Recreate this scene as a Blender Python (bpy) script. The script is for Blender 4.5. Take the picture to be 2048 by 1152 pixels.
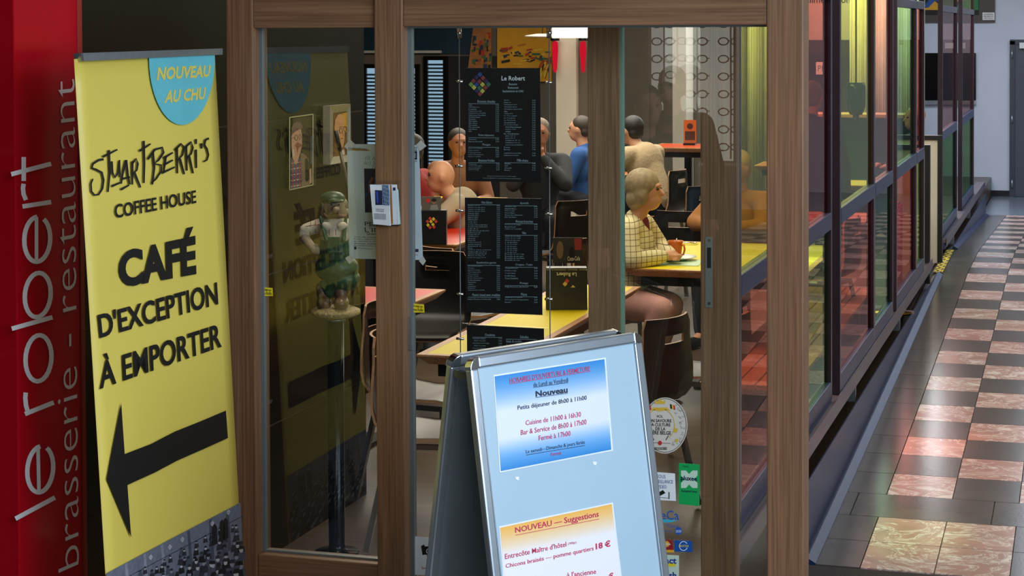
import bpy, bmesh, math, random
from mathutils import Vector, Matrix
for o in list(bpy.data.objects): bpy.data.objects.remove(o, do_unlink=True)
S = bpy.context.scene; COL = S.collection
# ---------------------------------------------------------------- camera
F, CX, CY, H = 3780.0, 1024.0, 156.0, 2.10
TH, PT, RL = math.radians(17.0), 0.026, 0.004
fwd = Vector((-math.sin(TH)*math.cos(PT), math.cos(TH)*math.cos(PT), -math.sin(PT)))
rgt0 = Vector((math.cos(TH), math.sin(TH), 0)); up0 = rgt0.cross(fwd)
rgt = (rgt0 - RL*up0).normalized(); upv = (up0 + RL*rgt0).normalized()
CAM = Vector((0, 0, H))
cd = bpy.data.cameras.new('camera'); cam = bpy.data.objects.new('camera', cd); COL.objects.link(cam)
cd.sensor_width = 36; cd.lens = F/2048*36; cd.shift_y = (CY-576)/2048; cd.clip_end = 200; cd.clip_start = .05
M3 = Matrix((rgt, upv, -fwd)).transposed(); cam.matrix_world = Matrix.Translation(CAM) @ M3.to_4x4()
S.camera = cam
vs = S.view_settings; S.display_settings.display_device = 'sRGB'
vs.view_transform = 'Standard'; vs.look = 'None'; vs.gamma = 1; vs.use_curve_mapping = False; vs.exposure = 0.15
# world
W = bpy.data.worlds.new('world'); S.world = W; W.use_nodes = True
W.node_tree.nodes['Background'].inputs[0].default_value = (.62, .75, 1, 1); W.node_tree.nodes['Background'].inputs[1].default_value = .5
def alight(name, loc, size, power, col, rot=(0,0,0), sy=None):
    l = bpy.data.lights.new(name, 'AREA'); l.energy = power; l.color = col; l.size = size
    if sy: l.shape = 'RECTANGLE'; l.size_y = sy
    o = bpy.data.objects.new(name, l); o.location = loc; o.rotation_euler = rot; COL.objects.link(o); return o
alight('hall_ceiling_light', (.3, 1.2, 3.5), 2.2, 120, (.95,.97,1), sy=5)
alight('hall_ceiling_light', (.2, 12, 3.5), 1.6, 100, (1,.88,.74), sy=6)
alight('hall_ceiling_light', (.2, 21, 3.5), 1.6, 150, (.72,.84,1), sy=8)
alight('hall_window_light', (2.2, 3.0, 2.4), 2.4, 200, (.66,.82,1), rot=(0, math.radians(75), 0), sy=4)
alight('restaurant_area_light', (-3.0, 10.5, 3.15), 2.2, 120, (1,.88,.68), sy=3.2)
alight('restaurant_area_light', (-4.6, 16.5, 3.15), 3.0, 240, (1,.92,.78), sy=4)
alight('restaurant_area_light', (-2.5, 6.9, 3.1), .5, 16, (1,.9,.74))  # small lamp added only to brighten the statue
def spot(loc, tgt, power, ang, col):  # added spots, aimed through the panes to throw coloured pools on the floor
    l=bpy.data.lights.new('added_pool_spot','SPOT'); l.energy=power; l.spot_size=math.radians(ang); l.spot_blend=.6; l.shadow_soft_size=.12; l.color=col
    o=bpy.data.objects.new('added_pool_spot',l); o.location=loc; o.rotation_euler=(Vector(tgt)-Vector(loc)).to_track_quat('-Z','Y').to_euler(); COL.objects.link(o)
spot((-2.5,9.1,3.1),(-.95,9.2,-.3),330,14,(1,.9,.7)); spot((-2.5,10.9,3.1),(-.95,10.9,-.25),420,14,(1,.9,.7))
alight('restaurant_area_light', (-2.6, 22.5, 3.15), 2.0, 250, (.95,.95,1), sy=5)
# ---------------------------------------------------------------- pixel rays
def ray(x, y): return fwd + (x-CX)/F*rgt - (y-CY)/F*upv
def at(x, y, X=None, Y=None, Z=None, d=None):
    r = ray(x, y)
    t = X/r.x if X is not None else Y/r.y if Y is not None else (Z-H)/r.z if Z is not None else d
    return CAM + r*t
def sx(px, X=None, Y=None, y=400):
    p = at(px, y, X=X, Y=Y); return p
# ---------------------------------------------------------------- materials
def lin(c):
    c = c/255.
    return c/12.92 if c <= .04045 else ((c+.055)/1.055)**2.4
def rgb(*c): return (lin(c[0]), lin(c[1]), lin(c[2]), 1)
MATS = {}
def mat(name, col, rough=.5, metal=0, noise=0, nscale=8, spec=.5, emit=0, bump=0, bscale=60, stretch=(1,1,1), coat=0):
    if name in MATS: return MATS[name]
    m = bpy.data.materials.new(name); m.use_nodes = True; nt = m.node_tree; b = nt.nodes['Principled BSDF']
    c = rgb(*col)
    b.inputs['Base Color'].default_value = c; b.inputs['Roughness'].default_value = rough; b.inputs['Metallic'].default_value = metal
    b.inputs['Specular IOR Level'].default_value = spec; b.inputs['Coat Weight'].default_value = coat
    if emit: b.inputs['Emission Color'].default_value = c; b.inputs['Emission Strength'].default_value = emit
    tc = nt.nodes.new('ShaderNodeTexCoord'); mp = nt.nodes.new('ShaderNodeMapping'); mp.inputs['Scale'].default_value = stretch
    nt.links.new(tc.outputs['Object'], mp.inputs[0])
    n = nt.nodes.new('ShaderNodeTexNoise'); n.inputs['Scale'].default_value = nscale; n.inputs['Detail'].default_value = 5
    nt.links.new(mp.outputs[0], n.inputs['Vector'])
    r = nt.nodes.new('ShaderNodeValToRGB'); k = noise if noise else .05
    r.color_ramp.elements[0].position = .3; r.color_ramp.elements[1].position = .7
    r.color_ramp.elements[0].color = (c[0]*(1-k), c[1]*(1-k), c[2]*(1-k), 1); r.color_ramp.elements[1].color = (min(1,c[0]*(1+k)), min(1,c[1]*(1+k)), min(1,c[2]*(1+k)), 1)
    nt.links.new(n.outputs[0], r.inputs[0]); nt.links.new(r.outputs[0], b.inputs['Base Color'])
    if bump:
        n2 = nt.nodes.new('ShaderNodeTexNoise'); n2.inputs['Scale'].default_value = bscale; nt.links.new(mp.outputs[0], n2.inputs['Vector'])
        bp = nt.nodes.new('ShaderNodeBump'); bp.inputs['Strength'].default_value = bump; bp.inputs['Distance'].default_value = .01
        nt.links.new(n2.outputs[0], bp.inputs['Height']); nt.links.new(bp.outputs[0], b.inputs['Normal'])
    MATS[name] = m; return m
def wood(name, c1, c2, axis='Z', rough=.42, fine=160):
    if name in MATS: return MATS[name]
    m = mat(name, c1, rough); nt = m.node_tree; b = nt.nodes['Principled BSDF']
    mp = nt.nodes['Mapping']; s = [fine, fine, fine]; s['XYZ'.index(axis)] = 3.0; mp.inputs['Scale'].default_value = s
    n = nt.nodes['Noise Texture']; n.inputs['Scale'].default_value = 1; n.inputs['Detail'].default_value = 6; n.inputs['Distortion'].default_value = .3
    r = nt.nodes['Color Ramp']; r.color_ramp.elements[0].color = rgb(*c2); r.color_ramp.elements[1].color = rgb(*c1)
    n3 = nt.nodes.new('ShaderNodeTexNoise'); n3.inputs['Scale'].default_value = 1.0; s2 = [18,18,18]; s2['XYZ'.index(axis)] = 1.2
    mp2 = nt.nodes.new('ShaderNodeMapping'); mp2.inputs['Scale'].default_value = s2
    nt.links.new(nt.nodes['Texture Coordinate'].outputs['Object'], mp2.inputs[0]); nt.links.new(mp2.outputs[0], n3.inputs['Vector'])
    mx = nt.nodes.new('ShaderNodeMix'); mx.data_type = 'RGBA'; mx.blend_type = 'MULTIPLY'; mx.inputs[0].default_value = .55
    r2 = nt.nodes.new('ShaderNodeValToRGB'); r2.color_ramp.elements[0].color = (.72,.68,.64,1); r2.color_ramp.elements[0].position = .35; r2.color_ramp.elements[1].position = .65
    nt.links.new(n3.outputs[0], r2.inputs[0]); nt.links.new(r.outputs[0], mx.inputs[6]); nt.links.new(r2.outputs[0], mx.inputs[7])
    nt.links.new(mx.outputs[2], b.inputs['Base Color'])
    bp = nt.nodes.new('ShaderNodeBump'); bp.inputs['Strength'].default_value = .15; bp.inputs['Distance'].default_value = .002
    nt.links.new(n.outputs[0], bp.inputs['Height']); nt.links.new(bp.outputs[0], b.inputs['Normal'])
    return m
def glass(name, tint=(1,1,1), gain=2.0, rough=0.0):   # tinted sheets also tint what the far face mirrors
    if name in MATS: return MATS[name]
    m = bpy.data.materials.new(name); m.use_nodes = True; nt = m.node_tree; nt.nodes.remove(nt.nodes['Principled BSDF'])
    out = nt.nodes['Material Output']; tr = nt.nodes.new('ShaderNodeBsdfTransparent'); gl = nt.nodes.new('ShaderNodeBsdfGlossy')
    gl.inputs['Roughness'].default_value = rough
    if min(tint)<.7: gl.inputs[0].default_value=(.45+.55*tint[0],.45+.55*tint[1],.45+.55*tint[2],1)
    fr = nt.nodes.new('ShaderNodeFresnel'); fr.inputs[0].default_value = 1.5
    ge = nt.nodes.new('ShaderNodeNewGeometry')
    inv = nt.nodes.new('ShaderNodeMath'); inv.operation = 'SUBTRACT'; inv.inputs[0].default_value = 1; nt.links.new(ge.outputs['Backfacing'], inv.inputs[1])
    # two faces of a thin sheet: 2F/(1+F)
    a = nt.nodes.new('ShaderNodeMath'); a.operation = 'MULTIPLY'; a.inputs[1].default_value = gain; nt.links.new(fr.outputs[0], a.inputs[0])
    b = nt.nodes.new('ShaderNodeMath'); b.operation = 'ADD'; b.inputs[1].default_value = 1; nt.links.new(fr.outputs[0], b.inputs[0])
    c = nt.nodes.new('ShaderNodeMath'); c.operation = 'DIVIDE'; nt.links.new(a.outputs[0], c.inputs[0]); nt.links.new(b.outputs[0], c.inputs[1])
    e = nt.nodes.new('ShaderNodeMath'); e.operation = 'MULTIPLY'; e.use_clamp = True; nt.links.new(c.outputs[0], e.inputs[0]); nt.links.new(inv.outputs[0], e.inputs[1])
    cm = nt.nodes.new('ShaderNodeMix'); cm.data_type = 'RGBA'; cm.inputs[6].default_value = (tint[0], tint[1], tint[2], 1); cm.inputs[7].default_value = (1,1,1,1)
    nt.links.new(ge.outputs['Backfacing'], cm.inputs[0]); nt.links.new(cm.outputs[2], tr.inputs[0])
    mx = nt.nodes.new('ShaderNodeMixShader'); nt.links.new(e.outputs[0], mx.inputs[0]); nt.links.new(tr.outputs[0], mx.inputs[1]); nt.links.new(gl.outputs[0], mx.inputs[2])
    nt.links.new(mx.outputs[0], out.inputs[0]); MATS[name] = m; return m
def emis(name, col, st):
    if name in MATS: return MATS[name]
    m = bpy.data.materials.new(name); m.use_nodes = True; nt = m.node_tree; nt.nodes.remove(nt.nodes['Principled BSDF'])
    e = nt.nodes.new('ShaderNodeEmission'); e.inputs[0].default_value = rgb(*col); e.inputs[1].default_value = st
    nt.links.new(e.outputs[0], nt.nodes['Material Output'].inputs[0]); MATS[name] = m; return m
WOOD = wood('brown_frame_wood', (150,110,80), (112,78,54))
WOODX = wood('brown_frame_wood_rail', (150,110,80), (112,78,54), 'X')
GLASS = glass('clear_glass', (.95,.975,.96))
ACRYL = glass('clear_acrylic', (.95,.96,.96), 1.2)
ALU = mat('brushed_aluminium', (176,186,194), .33, .85, .06, 40)
CHROME = mat('chrome', (215,215,218), .12, 1)
BLACKP = mat('black_panel', (17,15,13), .25, 0, .1, 3, spec=.3)
REDP = mat('gloss_red', (184,8,28), .14, 0, .03, 4)
WHITE = mat('white_vinyl', (232,236,238), .5)
INK = mat('black_ink', (17,17,16), .5)
BROWN_F = wood('floor_vinyl', (108,92,76), (78,64,53), 'X', .35, 90)
NAVY = mat('navy_metal', (36,50,90), .38, .0, .12, 5, bump=.05, bscale=20)
BRZ = mat('bronze_frame', (66,54,66), .3, .45, .1, 10)
TR_ = mat('track_metal', (96,86,96), .35, .3, .1, 30)
# ---------------------------------------------------------------- mesh building
class MB:
    def __init__(s): s.v=[]; s.f=[]; s.m=[]; s.sm=[]
    def add(s, vs_, fs, mi=0, smooth=False):
        n=len(s.v); s.v += [tuple(v) for v in vs_]; s.f += [tuple(i+n for i in f) for f in fs]; s.m += [mi]*len(fs); s.sm += [smooth]*len(fs); return s
    def box(s, x0,x1,y0,y1,z0,z1, mi=0, M=None):
        vs_=[Vector((x,y,z)) for x in (x0,x1) for y in (y0,y1) for z in (z0,z1)]
        if M: vs_=[M@v for v in vs_]
        return s.add(vs_, [(0,1,3,2),(4,6,7,5),(0,4,5,1),(2,3,7,6),(0,2,6,4),(1,5,7,3)], mi)
    def tube(s, pts, r, n=8, mi=0, cap=True, sq=False):
        pts=[Vector(p) for p in pts]; rr = r if isinstance(r,(list,tuple)) else [r]*len(pts); rings=[]; prev=None
        for i,p in enumerate(pts):
            t=(pts[min(i+1,len(pts)-1)]-pts[max(i-1,0)]).normalized()
            if prev is None:
                a=Vector((0,0,1)) if abs(t.z)<.9 else Vector((1,0,0)); u=t.cross(a).normalized()
            else: u=(prev-t*prev.dot(t)).normalized()
            prev=u; w=t.cross(u)
            ph = math.pi/4 if sq else 0
            rings.append([p+rr[i]*(math.cos(2*math.pi*k/n+ph)*u+math.sin(2*math.pi*k/n+ph)*w) for k in range(n)])
        vs_=[v for R_ in rings for v in R_]; fs=[]
        for i in range(len(rings)-1):
            for k in range(n): fs.append((i*n+k, i*n+(k+1)%n, (i+1)*n+(k+1)%n, (i+1)*n+k))
        if cap: fs += [tuple(reversed(range(n))), tuple((len(rings)-1)*n+k for k in range(n))]
        return s.add(vs_, fs, mi, not sq)
    def lathe(s, prof, c=(0,0,0), n=24, mi=0, cap=True):
        vs_=[(c[0]+r*math.cos(2*math.pi*k/n), c[1]+r*math.sin(2*math.pi*k/n), c[2]+z) for r,z in prof for k in range(n)]; fs=[]
        for i in range(len(prof)-1):
            for k in range(n): fs.append((i*n+k, i*n+(k+1)%n, (i+1)*n+(k+1)%n, (i+1)*n+k))
        if cap: fs += [tuple(reversed(range(n))), tuple((len(prof)-1)*n+k for k in range(n))]
        return s.add(vs_, fs, mi, True)
    def poly3(s, pts, mi=0): return s.add(pts, [tuple(range(len(pts)))], mi)
    def prism(s, pts, off, mi=0):
        n=len(pts); off=Vector(off); vs_=[Vector(p) for p in pts]+[Vector(p)+off for p in pts]
        fs=[tuple(range(n)), tuple(reversed(range(n,2*n)))]+[(i,i+n,(i+1)%n+n,(i+1)%n) for i in range(n)]
        return s.add(vs_, fs, mi)
    def build(s, name, mats, parent=None, world=True, bevel=0, fixn=True):
        me=bpy.data.meshes.new(name); me.from_pydata(s.v,[],s.f); 
        if not isinstance(mats,(list,tuple)): mats=[mats]
        for m in mats: me.materials.append(m)
        for p,mi,sm in zip(me.polygons,s.m,s.sm): p.material_index=mi; p.use_smooth=sm
        if fixn:
            bm=bmesh.new(); bm.from_mesh(me); bmesh.ops.recalc_face_normals(bm, faces=bm.faces); bm.to_mesh(me); bm.free()
        me.update(); o=bpy.data.objects.new(name, me); COL.objects.link(o)
        if parent is not None:
            o.parent=parent
            if world: o.matrix_parent_inverse=WINV.get(parent.name, Matrix.Identity(4))
        if bevel:
            b=o.modifiers.new('bevel','BEVEL'); b.width=bevel; b.segments=2; b.limit_method='ANGLE'
        return o
WINV={}
def tag(o, label=None, cat=None, group=None, kind=None):
    if label: o['label']=label
    if cat: o['category']=cat
    if group: o['group']=group
    if kind: o['kind']=kind
    return o
def thing(name, loc, label, cat, group=None, rz=0):
    o=bpy.data.objects.new(name,None); o.empty_display_size=.05; COL.objects.link(o)
    o.location=loc; o.rotation_euler=(0,0,rz)
    WINV[o.name]=(Matrix.Translation(Vector(loc))@Matrix.Rotation(rz,4,'Z')).inverted()
    return tag(o,label,cat,group)
def struct(o): o['kind']='structure'; return o
def bx(name, m, x0,x1,y0,y1,z0,z1, parent=None, bevel=0, world=True):
    return MB().box(x0,x1,y0,y1,z0,z1).build(name, m, parent, world, bevel)
def copytree(o, parent=None):
    c=o.copy(); COL.objects.link(c)
    if parent is not None: c.parent=parent
    for ch in list(o.children): copytree(ch,c)
    return c
# writing: glyph outlines from the built-in font
def glyphs(s, off=0.0, res=2):
    cu=bpy.data.curves.new('t','FONT'); cu.body=s; cu.size=1; cu.resolution_u=res; cu.offset=off; cu.fill_mode='FRONT'
    o=bpy.data.objects.new('t',cu); me=bpy.data.meshes.new_from_object(o); vs_=[v.co.copy() for v in me.vertices]; fs=[tuple(p.vertices) for p in me.polygons]
    bpy.data.objects.remove(o); bpy.data.curves.remove(cu); bpy.data.meshes.remove(me); return vs_, fs
class PL:   # a flat surface in the place; px() finds the point of it seen at a pixel of the photograph
    def __init__(s, p, n): s.p=Vector(p); s.n=Vector(n).normalized(); s.k=1 if s.n.dot(CAM-s.p)>0 else -1
    def px(s, x, y, e=0.0):
        r=ray(x,y); q=s.p+s.n*s.k*e; t=(q-CAM).dot(s.n)/r.dot(s.n); return CAM+r*t
    def poly(s, mb, pts, e=.001, mi=0): return mb.poly3([s.px(x,y,e) for x,y in pts], mi)
    def text(s, mb, st, tl, tr, bl, e=.0015, mi=0, off=0.0, res=2, br=None, slant=0):
        vs_,fs=glyphs(st,off,res)
        if not vs_: return
        x0=min(v.x for v in vs_); x1=max(v.x for v in vs_); y0=min(v.y for v in vs_); y1=max(v.y for v in vs_)
        br=br or (bl[0]+tr[0]-tl[0], bl[1]+tr[1]-tl[1])
        TL,TR,BL,BR=[s.px(a,b,e) for a,b in (tl,tr,bl,br)]; out=[]
        for v in vs_:
            u=(v.x-x0)/(x1-x0); w=(v.y-y0)/(y1-y0)
            out.append((TL*(1-u)+TR*u)*w+(BL*(1-u)+BR*u)*(1-w))
        mb.add(out, fs, mi)
def circ(cx,cy,rx,ry=None,n=24,a0=0,a1=360): 
    ry=ry or rx; full = abs(a1-a0)>=360
    return [(cx+rx*math.cos(math.radians(a0+(a1-a0)*k/(n if full else n-1))), cy+ry*math.sin(math.radians(a0+(a1-a0)*k/(n if full else n-1)))) for k in range(n)]
def ribbon(mb, P, pts, w, e=.0015, mi=0, w2=None):
    """flat pen stroke of width w (pixels) along photo points on surface P"""
    n=len(pts); L=[]; R=[]
    for i,(x,y) in enumerate(pts):
        ax,ay=pts[max(i-1,0)]; bx_,by_=pts[min(i+1,n-1)]; dx,dy=bx_-ax,by_-ay; l=math.hypot(dx,dy) or 1
        ww=w if w2 is None else w+(w2-w)*i/(n-1)
        L.append((x-dy/l*ww/2,y+dx/l*ww/2)); R.append((x+dy/l*ww/2,y-dx/l*ww/2))
    for i in range(n-1): P.poly(mb,[L[i],L[i+1],R[i+1],R[i]],e,mi)
def sheet(name, m, P, tl, tr, br, bl, parent, e0=0.0, th=.001):
    q=[P.px(x,y,e0) for x,y in (tl,tr,br,bl)]; return MB().prism(q, P.n*P.k*th).build(name,m,parent)
def arc(c,r,a0,a1,n=10,ry=None): 
    ry=ry or r
    return [(c[0]+r*math.cos(math.radians(a0+(a1-a0)*k/n)), c[1]+ry*math.sin(math.radians(a0+(a1-a0)*k/n))) for k in range(n+1)]
# organic bodies: tapered limbs and ellipsoids fused into one surface
PEND=[]
def organic(name, prims, m, parent, voxel=.012, smooth=6, world=False):
    bm=bmesh.new()
    for p in prims:
        if p[0]=='c':
            a,ra,b,rb=Vector(p[1]),p[2],Vector(p[3]),p[4]; L=(b-a).length or .001
            q=(b-a).to_track_quat('Z','Y').to_matrix().to_4x4()
            bmesh.ops.create_cone(bm,cap_ends=True,segments=14,radius1=ra,radius2=rb,depth=L,matrix=Matrix.Translation((a+b)/2)@q)
            for c,r in ((a,ra),(b,rb)): bmesh.ops.create_icosphere(bm,subdivisions=2,radius=r*1.0,matrix=Matrix.Translation(c))
        else:
            c,r=Vector(p[1]),p[2]; R_=Matrix.Rotation(math.radians(p[3]),4,'Y') if len(p)>3 else Matrix.Identity(4)
            bmesh.ops.create_icosphere(bm,subdivisions=3,radius=1,matrix=Matrix.Translation(c)@R_@Matrix.Diagonal((r[0],r[1],r[2],1)))
    me=bpy.data.meshes.new(name); bm.to_mesh(me); bm.free(); o=bpy.data.objects.new(name,me); COL.objects.link(o)
    r=o.modifiers.new('r','REMESH'); r.mode='VOXEL'; r.voxel_size=voxel
    s_=o.modifiers.new('s','SMOOTH'); s_.iterations=smooth; s_.factor=.5
    PEND.append((o,m)); o.parent=parent
    if world and parent is not None: o.matrix_parent_inverse=WINV[parent.name]
    return o
exec_parts=[]
# ================================================================ STRUCTURE
XW=-1.30      # outer plane of the coloured glazing
XL=-3.12      # dark panelled wall
YD=5.68       # front of the timber door frame
SL=.0443
def zf(Y):
    if Y<8.6: return -.36+.006
    if Y<16.6: return -SL*(16.6-Y)
    if Y<18.2: return 0
    if Y<24.6: return -.042*(Y-18.2)
    return -.042*6.4
def marble():
    m=mat('marble_red',(190,152,142),.2,0,.16,5); nt=m.node_tree; b=nt.nodes['Principled BSDF']; r=nt.nodes['Color Ramp']
    oi=nt.nodes.new('ShaderNodeObjectInfo'); mp=nt.nodes['Mapping']; mul=nt.nodes.new('ShaderNodeVectorMath'); mul.operation='SCALE'; mul.inputs[3].default_value=40
    cb=nt.nodes.new('ShaderNodeCombineXYZ'); nt.links.new(oi.outputs['Random'],cb.inputs[0]); nt.links.new(oi.outputs['Random'],cb.inputs[1]); nt.links.new(cb.outputs[0],mul.inputs[0])
    nt.links.new(mul.outputs[0],mp.inputs['Location'])
    n2=nt.nodes.new('ShaderNodeTexNoise'); n2.inputs['Scale'].default_value=3.4; n2.inputs['Detail'].default_value=9; n2.inputs['Roughness'].default_value=.66; n2.inputs['Distortion'].default_value=1.3; mp.inputs['Scale'].default_value=(1,1.6,1)
    nt.links.new(mp.outputs[0],n2.inputs['Vector'])
    r2=nt.nodes.new('ShaderNodeValToRGB'); e=r2.color_ramp.elements; e[0].position=.475; e[0].color=(0,0,0,1); e[1].position=.5; e[1].color=(.9,.9,.9,1)
    for ps,v in ((.52,.1),(.56,.05),(.60,.75),(.64,.9)): k=r2.color_ramp.elements.new(ps); k.color=(v,v,v,1)
    nt.links.new(n2.outputs[0],r2.inputs[0])
    mx=nt.nodes.new('ShaderNodeMix'); mx.data_type='RGBA'; mx.inputs[7].default_value=rgb(246,238,238)
    nt.links.new(r2.outputs[0],mx.inputs[0]); nt.links.new(r.outputs[0],mx.inputs[6]); nt.links.new(mx.outputs[2],b.inputs['Base Color']); return m
MARB=marble(); DARKT=mat('dark_stone',(92,84,78),.2,0,.14,2.5,bump=.02,bscale=90)
GROUT=mat('grout',(44,40,38),.7)
# base slab of the hall
b=MB(); Ys=[-6,8.6,16.6,18.2,24.6,27.4]
for i in range(5):
    y0,y1=Ys[i],Ys[i+1]; z0=(-.366 if i==0 else zf(y0)-.012); z1=(-.366 if i==0 else zf(y1)-.012)
    x0=XW
    b.add([(x0,y0,z0),(3.2,y0,z0),(3.2,y1,z1),(x0,y1,z1),(x0,y0,-.7),(3.2,y0,-.7),(3.2,y1,-.7),(x0,y1,-.7)],[(0,1,2,3),(4,7,6,5),(0,4,5,1),(2,6,7,3),(1,5,6,2),(0,3,7,4)])
floor=struct(b.build('floor',GROUT))
PITCH=.3955; Y0=9.80-3*PITCH; XC=[XW+.03,-.99,-.66,-.332,0.0,.33,.66,1.0]
meshes={}
def tile(x0,x1,y0,y1,m):
    w=x1-x0; key=(round(w,3),round(y1-y0,3),m.name)
    if key not in meshes:
        g=.0025; a,c=w/2-g,(y1-y0)/2-g; o=MB().box(-a,a,-c,c,-.012,0).build('floor_tile',m,floor); meshes[key]=o.data
    else:
        o=bpy.data.objects.new('floor_tile',meshes[key]); COL.objects.link(o); o.parent=floor
    ym=(y0+y1)/2; s=(zf(y1)-zf(y0))/(y1-y0); o.location=((x0+x1)/2,ym,(zf(y0)+zf(y1))/2+.0); o.rotation_euler=(math.atan(s),0,0); return o
nr=int((24.6-Y0)/PITCH)
for r_ in range(nr):
    ya=Y0+r_*PITCH; yb=ya+PITCH
    if r_==2:
        for x0,x1 in ((XC[0],-1.13),(-1.13,-.45),(-.45,.22),(.22,1.0)): tile(x0,x1,ya,yb,DARKT)
        continue
    for c in range(7):
        if r_<2: mk = c in (1,2,4,5)
        else: mk = c>0 and c<7 and ((r_+c)%2==0)
        if c==0 and r_%1==0: mk=False
        tile(XC[c],XC[c+1],ya,yb,MARB if mk else DARKT)
yend=Y0+nr*PITCH
bx('floor_panel',mat('blue_grey_lino',(110,122,136),.22,0,.08,6),XW-.0,3.2,yend,27.2,zf(26)-.02,zf(26)+.004,floor)
mt=bx('entrance_mat',mat('grey_pile',(70,66,68),.95,0,.4,300,bump=.6,bscale=500),-1.24,1.2,6.9,Y0-.05,-.362,-.345); tag(mt,'grey speckled pile entrance mat laid before the marble tiles','mat')
# landing in front of the door + restaurant floor
struct(bx('floor',mat('landing_stone',(80,74,70),.35,0,.1,4),-6,-.95,-6,6.2,-.7,0))
struct(bx('floor',BROWN_F,-16,XW-.01,6.2,27.4,-.7,0))
# dark panelled wall (panels separated by bright seams)
wl=struct(bx('wall_left',mat('seam_dark',(96,78,62),.5),XL-.12,XL-.006,3.9,7.93,0,3.6))
for zz in ((0.0,.516),(.524,1.122),(1.130,1.732),(1.740,2.35),(2.356,2.96),(2.968,3.58)):
    bx('wall_panel',BLACKP,XL-.006,XL,3.9,7.93,zz[0],zz[1],wl)
CREAM=mat('cream_wall',(196,186,170),.6,0,.04,3); GREYW=mat('grey_wall',(120,112,104),.6,0,.05,3); BLUEW=mat('pale_blue_wall',(206,216,232),.55,0,.03,2,bump=.03,bscale=120)
NAVYW=mat('petrol_wall',(20,52,72),.5,0,.08,3)
YB=21.5
wb=struct(bx('wall_back',mat('taupe_wall',(112,103,92),.6,0,.05,3),-14,-3.95,YB,YB+.2,0,3.6))
wf=struct(bx('wall_front',BLUEW,-9,3.2,27.2,27.4,-.4,3.8))
struct(bx('wall_right',mat('hall_wall',(170,172,176),.6,0,.04,2),3.0,3.2,-6,27.4,-.5,3.8))
struct(bx('wall_far_left',mat('teal_wall',(32,66,80),.6,0,.05,2),-14,-13.8,7.9,21.5,0,3.6))
struct(bx('wall_left_rear',mat('dark_rear',(60,52,46),.6),-6.2,-6,-6,3.9,-.4,3.8))
struct(bx('wall_rear',mat('rear_wall',(120,108,96),.6),-6,3.2,-6.2,-6,-.4,3.8))
struct(bx('ceiling',mat('hall_ceiling',(150,146,142),.8),-6,3.2,-6.2,27.4,3.8,3.9))
struct(bx('ceiling',mat('restaurant_ceiling',(120,112,104),.8),-14,XW-.2,6.3,27.4,3.6,3.7))
# side wall behind panel wall so the room closes to the left
struct(bx('wall_side',NAVYW,-14,XL-.12,7.75,7.93,0,3.6))
trim=struct(bx('baseboard_front',mat('black_skirting',(20,20,24),.4),-3.9,at(2020,395,Y=27.2).x,27.17,27.2,zf(26),zf(26)+.085))
# ================================================================ COLOURED GLAZING ALONG THE HALL
G_RED=glass('red_glass',(.66,.20,.13),.9); G_PINK=glass('pink_glass',(.66,.42,.40),.9); G_YEL=glass('yellow_green_glass',(.58,.60,.15),.9); G_GRN=glass('green_glass',(.26,.44,.22),.9); G_LIM=glass('lime_glass',(.50,.72,.22),.9); G_ORA=glass('orange_glass',(.72,.38,.28),.9)
def glazing(y0,y1,up,low,label,dx=0.0,trz=2.24,trans=True):
    xm=XW+dx; t=thing('coloured_glass_panel',(xm,(y0+y1)/2,.16),label,'glass panel','coloured glass panels along the hallway')
    w=.042; T=.022
    for ya in (y0,y1-w): bx('stile',BRZ,xm-T,xm+T,ya,ya+w,.17,3.55,t,.003)
    bx('bottom_rail',NAVY,xm-T,xm+T,y0+w,y1-w,.17,.275,t,.003)
    bx('middle_rail',NAVY,xm-T-.002,xm+T+.002,y0+w,y1-w,1.065,1.15,t,.003)
    bx('top_rail',BRZ,xm-T,xm+T,y0+w,y1-w,3.47,3.55,t)
    if trans: bx('transom_rail',BRZ,xm-T,xm+T,y0+w,y1-w,trz,trz+.06,t,.003)
    bx('glass_pane',low,xm-.004,xm+.004,y0+w,y1-w,.275,1.065,t)
    bx('glass_pane',up,xm-.004,xm+.004,y0+w,y1-w,1.15,trz if trans else 3.47,t)
    if trans: bx('glass_pane',G_YEL if low is G_GRN else G_LIM,xm-.004,xm+.004,y0+w,y1-w,trz+.06,3.47,t)
    return t
yx=lambda px,dx=0.0: at(px,300,X=XW+dx).y
glazing(7.15,8.42,G_YEL,G_RED,'sliding panel with yellow glass above and red glass below, nearest the timber door')
glazing(8.42,yx(1656,.012),G_RED,G_LIM,'panel with deep red glass above and lime glass below, just right of the timber post',.012)
glazing(yx(1672,.03),yx(1742,.03),G_YEL,G_RED,'wide panel with yellow-green glass above and red below, beyond the first open gap',.03,trans=False)
glazing(yx(1742,.03),yx(1780,.03),G_ORA,G_GRN,'panel with pale orange glass above and green below, left of the red rope',.03,trans=False)
glazing(yx(1787,.03),yx(1827,.03),G_GRN,G_RED,'wide panel with green glass above and red below, right of the red rope',.03)
glazing(yx(1827,.03),yx(1843,.03),G_RED,G_LIM,'narrow panel with red glass above and lime below, at the near side of the opening',.03)
glazing(yx(1880),yx(1910),G_PINK,G_GRN,'panel with pink glass above and green below, at the far side of the opening')
glazing(yx(1920),yx(1944),G_PINK,G_GRN,'farthest pink and green glass panel of the row, before the white wall')
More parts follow.
